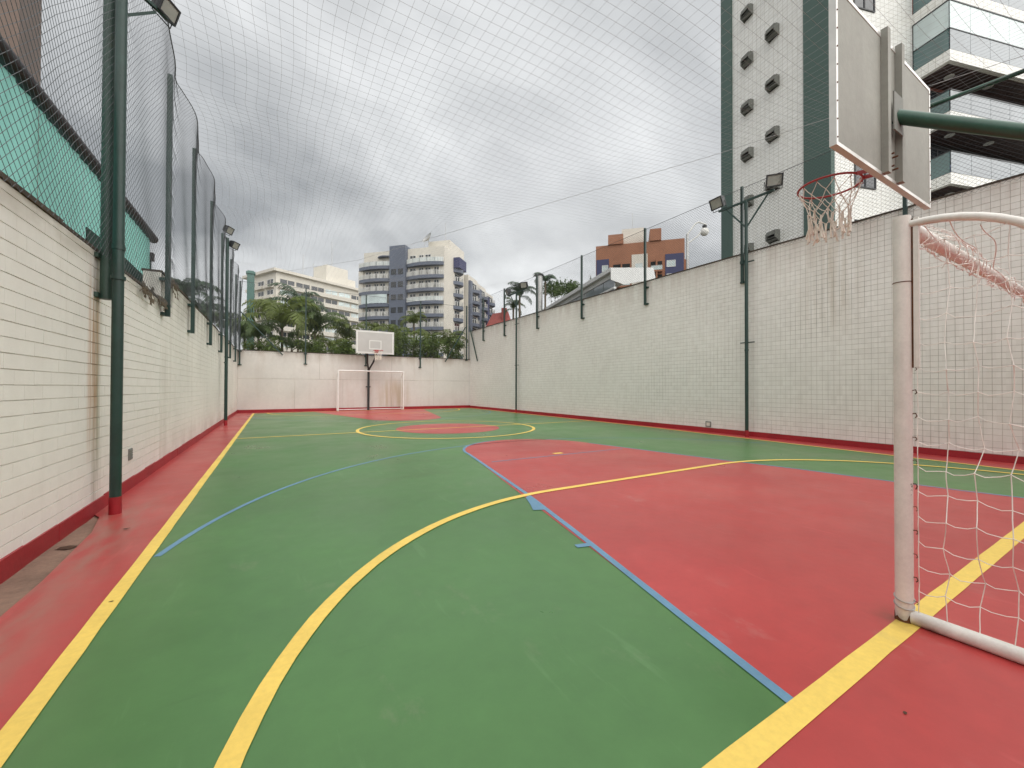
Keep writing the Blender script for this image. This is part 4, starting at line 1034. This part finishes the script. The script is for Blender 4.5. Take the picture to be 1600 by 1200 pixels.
# --- orange and navy block
p0 = pt(931, 500, 88); O = thing('apartment_block', (p0.x, p0.y, 0), 'orange brick apartment block with navy strips and a cream core', 'building', rz=R(-47))
xs_w = 20.6; O.scale = (.87, 1, .945)
MB().box(0, xs_w, 0, 12, 0, 34.0).build('wall', ORANGEB, O, local=True)
MB().box(-1.9, 0, 3, 12, 0, 25.0).build('side_wall', ORANGEB, O, local=True)
MB().box(3.0, 6.6, -.35, 8, 34, 36.2).build('parapet', ORANGEB, O, local=True)
MB().box(12.8, 15.4, -.35, 8, 34, 36.6).build('parapet', ORANGEB, O, local=True)
MB().box(xs_w, xs_w + 1.2, 2, 12, 0, 30.0).build('side_wall', ORANGEB, O, local=True)
MB().box(6.2, 11.5, 3, 9, 34, 38.5).build('roof_room', CREAMB, O, local=True)
MB().tube([(8.8, 5, 38), (8.8, 5, 43)], .06, 5).build('antenna', GALV, O, local=True)
for x0, x1 in ((.15, 3.2), (16.3, 20.4)): MB().box(x0, x1, -.12, -.003, 0, 30.8).build('painted_strip', NAVYB, O, local=True)
MB().box(8.6, 12.3, -.15, -.003, 0, 31.3).build('core', CREAMB, O, local=True)
for fi in range(9):
    z = 27.2 - 2.95 * fi
    win(O, 1.5, 3.0, -.12, z + .75, z + 2.2, GLASSL, WHITEB, .1, .06); win(O, 16.6, 18.6, -.12, z + .75, z + 2.2, GLASSL, WHITEB, .1, .06)
    for x0, x1 in ((4.2, 8.2), (13.0, 15.6)):
        MB().box(x0, x1, -1.15, -.003, z - .35, z).build('balcony_slab', ORANGEB, O, local=True)
        q = MB(); q.box(x0, x1, -.05, -.004, z + .05, z + 2.2); q.build('recess_shade', SHADEIN, O, local=True)  # flat dark sheet painted as the shade behind the balcony
        railing(O, [(x0 + .05, -.1), (x0 + .05, -1.1), (x1 - .05, -1.1), (x1 - .05, -.1)], z, 1.0, WHITEB, step=.8, t=.06, pane=GLASSL)
        MB().box((x0 + x1) / 2 - .18, (x0 + x1) / 2 + .18, -1.1, -.05, z + .003, z + 2.55).build('pier', ORANGEB, O, local=True)
    win(O, 9.4, 11.2, -.15, z + .8, z + 2.1, GLASSL, WHITEB, .1, .06)
    win(O, 4.0, 7.0, -1.9, z + .4, z + 1.6, GLASSD, WHITEB, .1, .06, side='-x')

# --- brown block at the upper left
pb = pt(29, 120, 30)
Bn = thing('apartment_block', (pb.x, pb.y, 0), 'dark brown building corner at the upper left', 'building', rz=R(14))
MB().box(-14, 0, 0, 12, 0, 48).build('wall', BROWNB, Bn, local=True)
for fi in range(14):
    for i in range(3): win(Bn, -12.6 + i * 4.4, -10.4 + i * 4.4, 0, 2.2 + fi * 3.2, 3.9 + fi * 3.2, GLASSD, WHITEB, .08, .06)
MB().box(-14.2, .2, -.2, 12.2, 48, 48.8).build('roof', BROWNB, Bn, local=True)

# --- red roofed house far right of the blue block
ph = pt(779, 500, 110)
Hh = thing('house', (ph.x, ph.y, 0), 'small red roofed house far behind the right wall corner', 'house', rz=R(-38))
MB().box(-3.2, 3.2, 0, 6, 0, 17.8).build('wall', PINKW, Hh, local=True)
MB().add([(-3.5, -.4, 17.8), (3.5, -.4, 17.8), (3.5, 6.4, 17.8), (-3.5, 6.4, 17.8), (-2.2, 3, 22.0), (2.2, 3, 22.6)], [(0, 1, 5, 4), (1, 2, 5), (2, 3, 4, 5), (3, 0, 4), (3, 2, 1, 0)]).build('roof', REDB, Hh, local=True)
MB().box(.6, 2.0, 1.0, 2.2, 19.0, 23.2).build('chimney', REDB, Hh, local=True)
for i in range(2): win(Hh, -2.6 + i * 2.9, -.6 + i * 2.9, 0, 14.4, 16.4, GLASSD, WHITEB, .12, .08)

# --- metal canopy behind the right wall
pc = pt(957, 421, 17.0)
cz = pc.z
Cn = thing('metal_canopy', (pc.x, pc.y, 0), 'white ribbed metal canopy roof just behind the tiled wall', 'canopy', rz=R(-17.2))
CL, CWd = 12.5, 1.9
for i in range(25):
    y0 = i * CL / 25
    MB().add([(-.02, y0 + .01, cz), (-.02, y0 + CL / 25 - .01, cz), (CWd, y0 + CL / 25 - .01, cz + .15), (CWd, y0 + .01, cz + .15), (-.02, y0 + .01, cz - .03), (-.02, y0 + CL / 25 - .01, cz - .03), (CWd, y0 + CL / 25 - .01, cz + .12), (CWd, y0 + .01, cz + .12)],
             [(0, 3, 2, 1), (4, 5, 6, 7), (0, 1, 5, 4), (1, 2, 6, 5), (2, 3, 7, 6), (3, 0, 4, 7)]).build('roof_sheet', METALR, Cn, local=True)
MB().box(-.12, -.03, 0, CL, cz - .10, cz + .07).build('gutter', METALR, Cn, local=True)
MB().add([(-.10, -.02, cz + .05), (CWd, -.02, cz + .2), (CWd + .1, -.02, cz - .28), (.5, -.02, cz - .62), (-.10, -.02, cz - .45), (-.10, -.06, cz + .05), (CWd, -.06, cz + .2), (CWd + .1, -.06, cz - .28), (.5, -.06, cz - .62), (-.10, -.06, cz - .45)],
         [(0, 1, 2, 3, 4), (9, 8, 7, 6, 5)] + [(i, 5 + i, 5 + (i + 1) % 5, (i + 1) % 5) for i in range(5)]).build('end_fascia', METALR, Cn, local=True)
for i in range(12):
    y0 = i * CL / 12
    MB().box(.10, .14, y0 + .03, y0 + CL / 12 - .03, cz - 1.6, cz - .30).build('glass_pane', GLASSG, Cn, local=True)
MB().box(.06, .18, 0, CL, cz - .30, cz - .12).build('head_rail', METALR, Cn, local=True)
MB().box(.06, .18, 0, CL, cz - .80, cz - .72).build('middle_rail', METALR, Cn, local=True)
MB().box(.05, .2, .02, CL, 0, cz - 1.6).build('wall', PINKW, Cn, local=True)
MB().box(.2, CWd, CL - .1, CL, 0, cz - .1).build('wall', PINKW, Cn, local=True)

# --- vent pipe, street lamp, teal pillar
pv = pt(842.5, 428, 20.0)
vpipe = thing('vent_pipe', (pv.x, pv.y, 0), 'galvanised vent pipe with dark cap above the tiled wall', 'vent pipe')
MB().tube([(0, 0, 0), (0, 0, pv.z - .12)], .17, 16).build('pipe', GALV, vpipe, local=True, smooth=True)
MB().tube([(0, 0, pv.z - .10), (0, 0, pv.z - .04)], .23, 16).build('cap', LAMPB, vpipe, local=True, smooth=True)
for a in range(4): MB().box(.15 * math.cos(a * 1.57) - .01, .15 * math.cos(a * 1.57) + .01, .15 * math.sin(a * 1.57) - .01, .15 * math.sin(a * 1.57) + .01, pv.z - .14, pv.z - .09).build('cap_leg', LAMPB, vpipe, local=True)
pl = pt(1074, 400, 19.0); ptop = pt(1074, 366, 19).z
sl_ = thing('street_lamp', (pl.x, pl.y, 0), 'white street lamp with bent arm and globe behind the wall', 'street lamp')
MB().tube([(0, 0, 0), (0, 0, ptop)], .055, 10).build('pole', GALV, sl_, local=True, smooth=True)
MB().tube([(0, 0, ptop), (.32, -.19, ptop + .50), (.45, -.27, ptop + .58), (.78, -.46, ptop + .45)], .035, 8).build('arm', WHITEB, sl_, local=True, smooth=True)
MB().tube([(0, 0, ptop - .45), (.45, -.27, ptop - .05), (.66, -.39, ptop + .35)], .03, 8).build('stay', WHITEB, sl_, local=True, smooth=True)
MB().tube([(.70, -.41, ptop + .42), (.70, -.41, ptop + .30)], .10, 12).build('cap', LAMPB, sl_, local=True, smooth=True)
MB().sphere((.70, -.41, ptop + .12), .19, 16, 12).build('globe', WHITEB, sl_, local=True, smooth=True)
pp = pt(392, 425, 60); ztp = pp.z
pil = thing('teal_pillar', (pp.x, pp.y, 0), 'teal chimney pillar with a cap behind the palms', 'pillar')
MB().box(-.45, .45, -.45, .45, 0, ztp - .35).build('shaft', TEALP, pil, local=True)
MB().box(-.58, .58, -.58, .58, ztp - .35, ztp - .05).build('cap', TEALP, pil, local=True)
MB().box(-.40, .40, -.40, .40, ztp - .05, ztp + .12).build('cap_top', TEALP, pil, local=True)

# ------------------------------------------------------------------ palms and shrubs
def frond_mesh(seed, mat, droop=1.0, leaf=.30, pairs=34, e0=62, width=.020, hang=.5):
    rg = random.Random(seed); mb = MB(); pts = []; dirs = []
    p = Vector((0, 0, 0)); N = 14
    for i in range(N + 1):
        t = i / N; a = R(e0 - (e0 + 62 * droop) * t ** 1.25)
        d = Vector((math.cos(a), 0, math.sin(a))); dirs.append(d); pts.append(p.copy()); p = p + d / N * 1.08
    mb.tube(pts, .014, 5, r1=.003)
    for i in range(pairs):
        t = .10 + .89 * i / (pairs - 1); f = t * N; j = min(int(f), N - 1); c = pts[j].lerp(pts[j + 1], f - j); d = dirs[j]
        L_ = leaf * (math.sin(math.pi * (.14 + .80 * t)) ** .8) * rg.uniform(.85, 1.1)
        up = Vector((-d.z, 0, d.x))
        for sd in (-1, 1):
            o = (Vector((0, sd, 0)) * .80 + d * rg.uniform(.45, .75) + up * rg.uniform(-.10, .25) + Vector((0, 0, -.30))).normalized()
            w = d * width
            m = c + o * L_ * .55; e_ = m + (o + Vector((0, 0, -hang * rg.uniform(.7, 1.5)))).normalized() * L_ * .5
            mb.add([c - w * .4, c + w * .4, m + w, m - w, e_], [(0, 1, 2, 3), (3, 2, 4)] if sd > 0 else [(3, 2, 1, 0), (4, 2, 3)])
    return mb.mesh('frond', mat)
FM = [[frond_mesh(10 * k + q, m, dr, lf, 40, e0, .0125, hg * 1.2) for q, (dr, lf, e0, hg) in enumerate(((1.15, .27, 78, 1.0), (1.05, .29, 84, 1.2), (1.3, .25, 68, 1.3)))] for k, m in enumerate(FRONDS)]
def palm(c, L_, n, kind, label, lean=(0, 0), group='palms around the court', spread=1.0, trunk=.07, name='palm_tree'):
    c = Vector(c); rg = random.Random(int(c.x * 31 + c.y * 17 + c.z * 7))
    t = thing(name, (c.x - lean[0], c.y - lean[1], 0), label, 'palm', group)
    pts = [Vector((0, 0, -.05))] + [Vector((lean[0] * (i / 8) ** 1.5, lean[1] * (i / 8) ** 1.5, c.z * i / 8)) for i in range(1, 9)]
    MB().tube(pts, trunk * 1.25, 9, r1=trunk * .8).build('trunk', TREE_T, t, local=True, smooth=True)
    for i in range(n):
        a = i * 2.399 + rg.uniform(-.3, .3); el_ = rg.uniform(-.25, .45) * spread; s = L_ * rg.uniform(.75, 1.1)
        inst(rg.choice(FM[kind]), 'frond', t, (lean[0], lean[1], c.z + rg.uniform(-.12, .05)), (rg.uniform(-.15, .15), -el_ * (.9 if i > n * .4 else 1.6) + (.35 if i < n * .35 else 0), a), (s, s, s))
    return t
PD = [(441, 512, 24.5, 3.3, 10, 0, 'tall palm with arching fronds nearest the far left corner'),
      (404, 530, 24.0, 2.3, 9, 1, 'low palm tucked into the far left corner'),
      (492, 520, 25.5, 2.8, 10, 1, 'broad dark palm right of the tall arching palm'),
      (466, 490, 30.0, 3.0, 10, 2, 'feathery palm rising behind the tall arching palm'),
      (541, 532, 25.0, 2.0, 8, 0, 'small yellow green palm left of the far backboard'),
      (382, 530, 26.0, 2.0, 8, 1, 'dark palm behind the corner brace on the far wall'),
      (518, 545, 24.2, 1.4, 7, 0, 'short palm just over the far wall beside the board'),
      (618, 534, 25.5, 2.0, 9, 0, 'bright palm just right of the far backboard'),
      (647, 506, 27.0, 1.5, 14, 0, 'round bushy palm above the far shrubs'),
      (668, 538, 25.0, 1.8, 9, 0, 'palm behind the third far fence post'),
      (700, 540, 24.6, 1.9, 9, 0, 'palm with upright fronds near the far right corner'),
      (456, 546, 24.0, 1.5, 7, 1, 'low palm under the tall arching palm'),
      (586, 526, 26.5, 1.8, 8, 0, 'palm peeking over the far backboard')]
for x, y, d, L_, n, kd, lb in PD: palm(pty(x, y, 25.0 + (d - 24) * 1.0), L_, n, kd, lb)
for x, y, d, L_, n, kd, lb in [(290, 466, 11.5, 1.05, 15, 2, 'spiky blue green palm over the left wall nearest the camera'), (322, 490, 13.5, 1.0, 15, 2, 'spiky palm over the left wall behind the second post'), (350, 508, 16.0, 1.0, 14, 1, 'dark palm over the left wall near the thin floodlight pole')]:
    p = pt(x, y, d); p.x = min(p.x, -2.1); palm(p, L_, n, kd, lb)
for x, y, d, L_, n, kd, lb in [(812, 462, 23.0, 1.25, 15, 2, 'palm behind the far floodlight pole on the right'), (852, 440, 25.5, 1.1, 12, 2, 'palm standing behind the galvanised vent pipe'), (802, 482, 24.5, 1.0, 12, 1, 'low dark palm behind the right wall end')]:
    palm(pt(x, y, d), L_, n, kd, lb)
def shrub(c, rx, rz_, n, label, mat=LEAVES, leaf=.16, seed=1, group='shrubs behind the far wall', name='shrub'):
    rg = random.Random(seed); c = Vector(c)
    t = thing(name, (c.x, c.y, 0), label, 'shrub', group)
    st = MB()
    for k in range(5):
        a = k * 1.26; st.tube([(0, 0, -.05), (.12 * math.cos(a), .12 * math.sin(a), c.z * .5), (rx * .4 * math.cos(a), rx * .4 * math.sin(a), c.z)], .035, 6, r1=.012)
    st.build('stems', TREE_T, t, local=True)
    mb = MB(); cl = [(rg.gauss(0, .42) * rx, rg.gauss(0, .42) * rx, c.z + rg.gauss(0, .42) * rz_) for _ in range(26)]
    for i in range(n):
        q = Vector(rg.choice(cl)) + Vector((rg.gauss(0, .2), rg.gauss(0, .2), rg.gauss(0, .2))) * (rx * .75)
        d = Vector((rg.gauss(0, 1), rg.gauss(0, 1), rg.gauss(.3, .8))).normalized(); sdv = d.orthogonal().normalized(); sdv.rotate(Matrix.Rotation(rg.uniform(0, 6.28), 3, d)); l = leaf * rg.uniform(.6, 1.3); w = l * .2
        m = q + d * l * .5; e_ = q + d * l - Vector((0, 0, l * .2))
        mb.add([q, m + sdv * w, e_, m - sdv * w], [(0, 1, 2, 3)])
    mb.build('leaves', mat, t, local=True, kind='stuff')
    return t
for i, (x, y, d, rx, rz_, lb) in enumerate([(610, 545, 24.2, .9, .8, 'leafy shrub beside the far backboard'), (640, 540, 24.4, 1.0, 1.0, 'leafy shrub behind the third far fence post'), (672, 545, 24.0, .9, .8, 'low leafy shrub over the far wall'), (708, 545, 24.0, .9, .8, 'leafy shrub in the far right corner'), (490, 548, 24.0, .9, .6, 'low shrub under the broad dark palm'), (415, 548, 24.0, .9, .6, 'low shrub in the far left corner'), (540, 550, 24.0, .8, .6, 'low shrub left of the far backboard')]):
    shrub(pty(x, y, 24.2), rx, rz_, 1800, lb, seed=40 + i)
for i, (x, y, d, rx, rz_, lb) in enumerate([(870, 452, 27, 1.1, .5, 'flat topped tree crown behind the metal canopy'), (895, 452, 28, 1.0, .4, 'tree crown right of the vent pipe')]):
    shrub(pt(x, y, d), rx, rz_, 1300, lb, FRONDS[1], .2, 60 + i, 'trees behind the metal canopy', 'tree')
# dry creeper hanging over the left wall
cr = MB(); rg = random.Random(8)
for k in range(46):
    y = rg.uniform(6.5, 8.6); z = (2.47 if y < STEP else 2.89) + rg.uniform(-.02, .05); a = Vector((LX + .03, y, z)); l = rg.uniform(.05, .22)
    cr.tube([a, a + Vector((rg.uniform(.0, .04), rg.uniform(-.05, .05), -l * .5)), a + Vector((rg.uniform(.0, .05), rg.uniform(-.1, .1), -l))], .004, 3, cap=False)
    for q in range(3):
        b = a + Vector((rg.uniform(.0, .05), rg.uniform(-.07, .07), -l * rg.random())); cr.add([b, b + Vector((.01, .03, -.01)), b + Vector((.015, .04, -.05)), b + Vector((.0, .0, -.035))], [(0, 1, 2, 3)])
cr.build('dry_creeper', TREE_T, label='dry brown creeper hanging over the brick wall top', cat='creeper')
# a few dry leaves on the floor
LEAFD = material('dry brown leaf', (.07, .035, .02), .9, .3, 30)
for x, y, r_, where in ((-1.05, 4.55, .016, 'on the red strip beside the gutter'), (-.76, 3.05, .008, 'on the left yellow line'), (2.0, .55, .007, 'on the red run-off in front of the goal line'), (-1.33, 4.3, .045, 'in the gutter under the brick wall')):
    rg = random.Random(int(x * 100)); n = 9; z0 = -.018 if x < -1.3 else .006
    vs = [(x, y, z0 + r_ * .22)] + [(x + r_ * rg.uniform(.6, 1.2) * math.cos(a_) * 1.6, y + r_ * rg.uniform(.6, 1.2) * math.sin(a_), z0 + .0006 + r_ * rg.uniform(0, .15)) for a_ in [2 * math.pi * i / n for i in range(n)]]
    q = MB(); q.add(vs, [(0, 1 + i, 1 + (i + 1) % n) for i in range(n)])
    q.build('dry_leaf', LEAFD, label='tiny dry brown leaf ' + where, cat='leaf', group='dry leaves on the floor')
scene.render.engine = 'CYCLES'
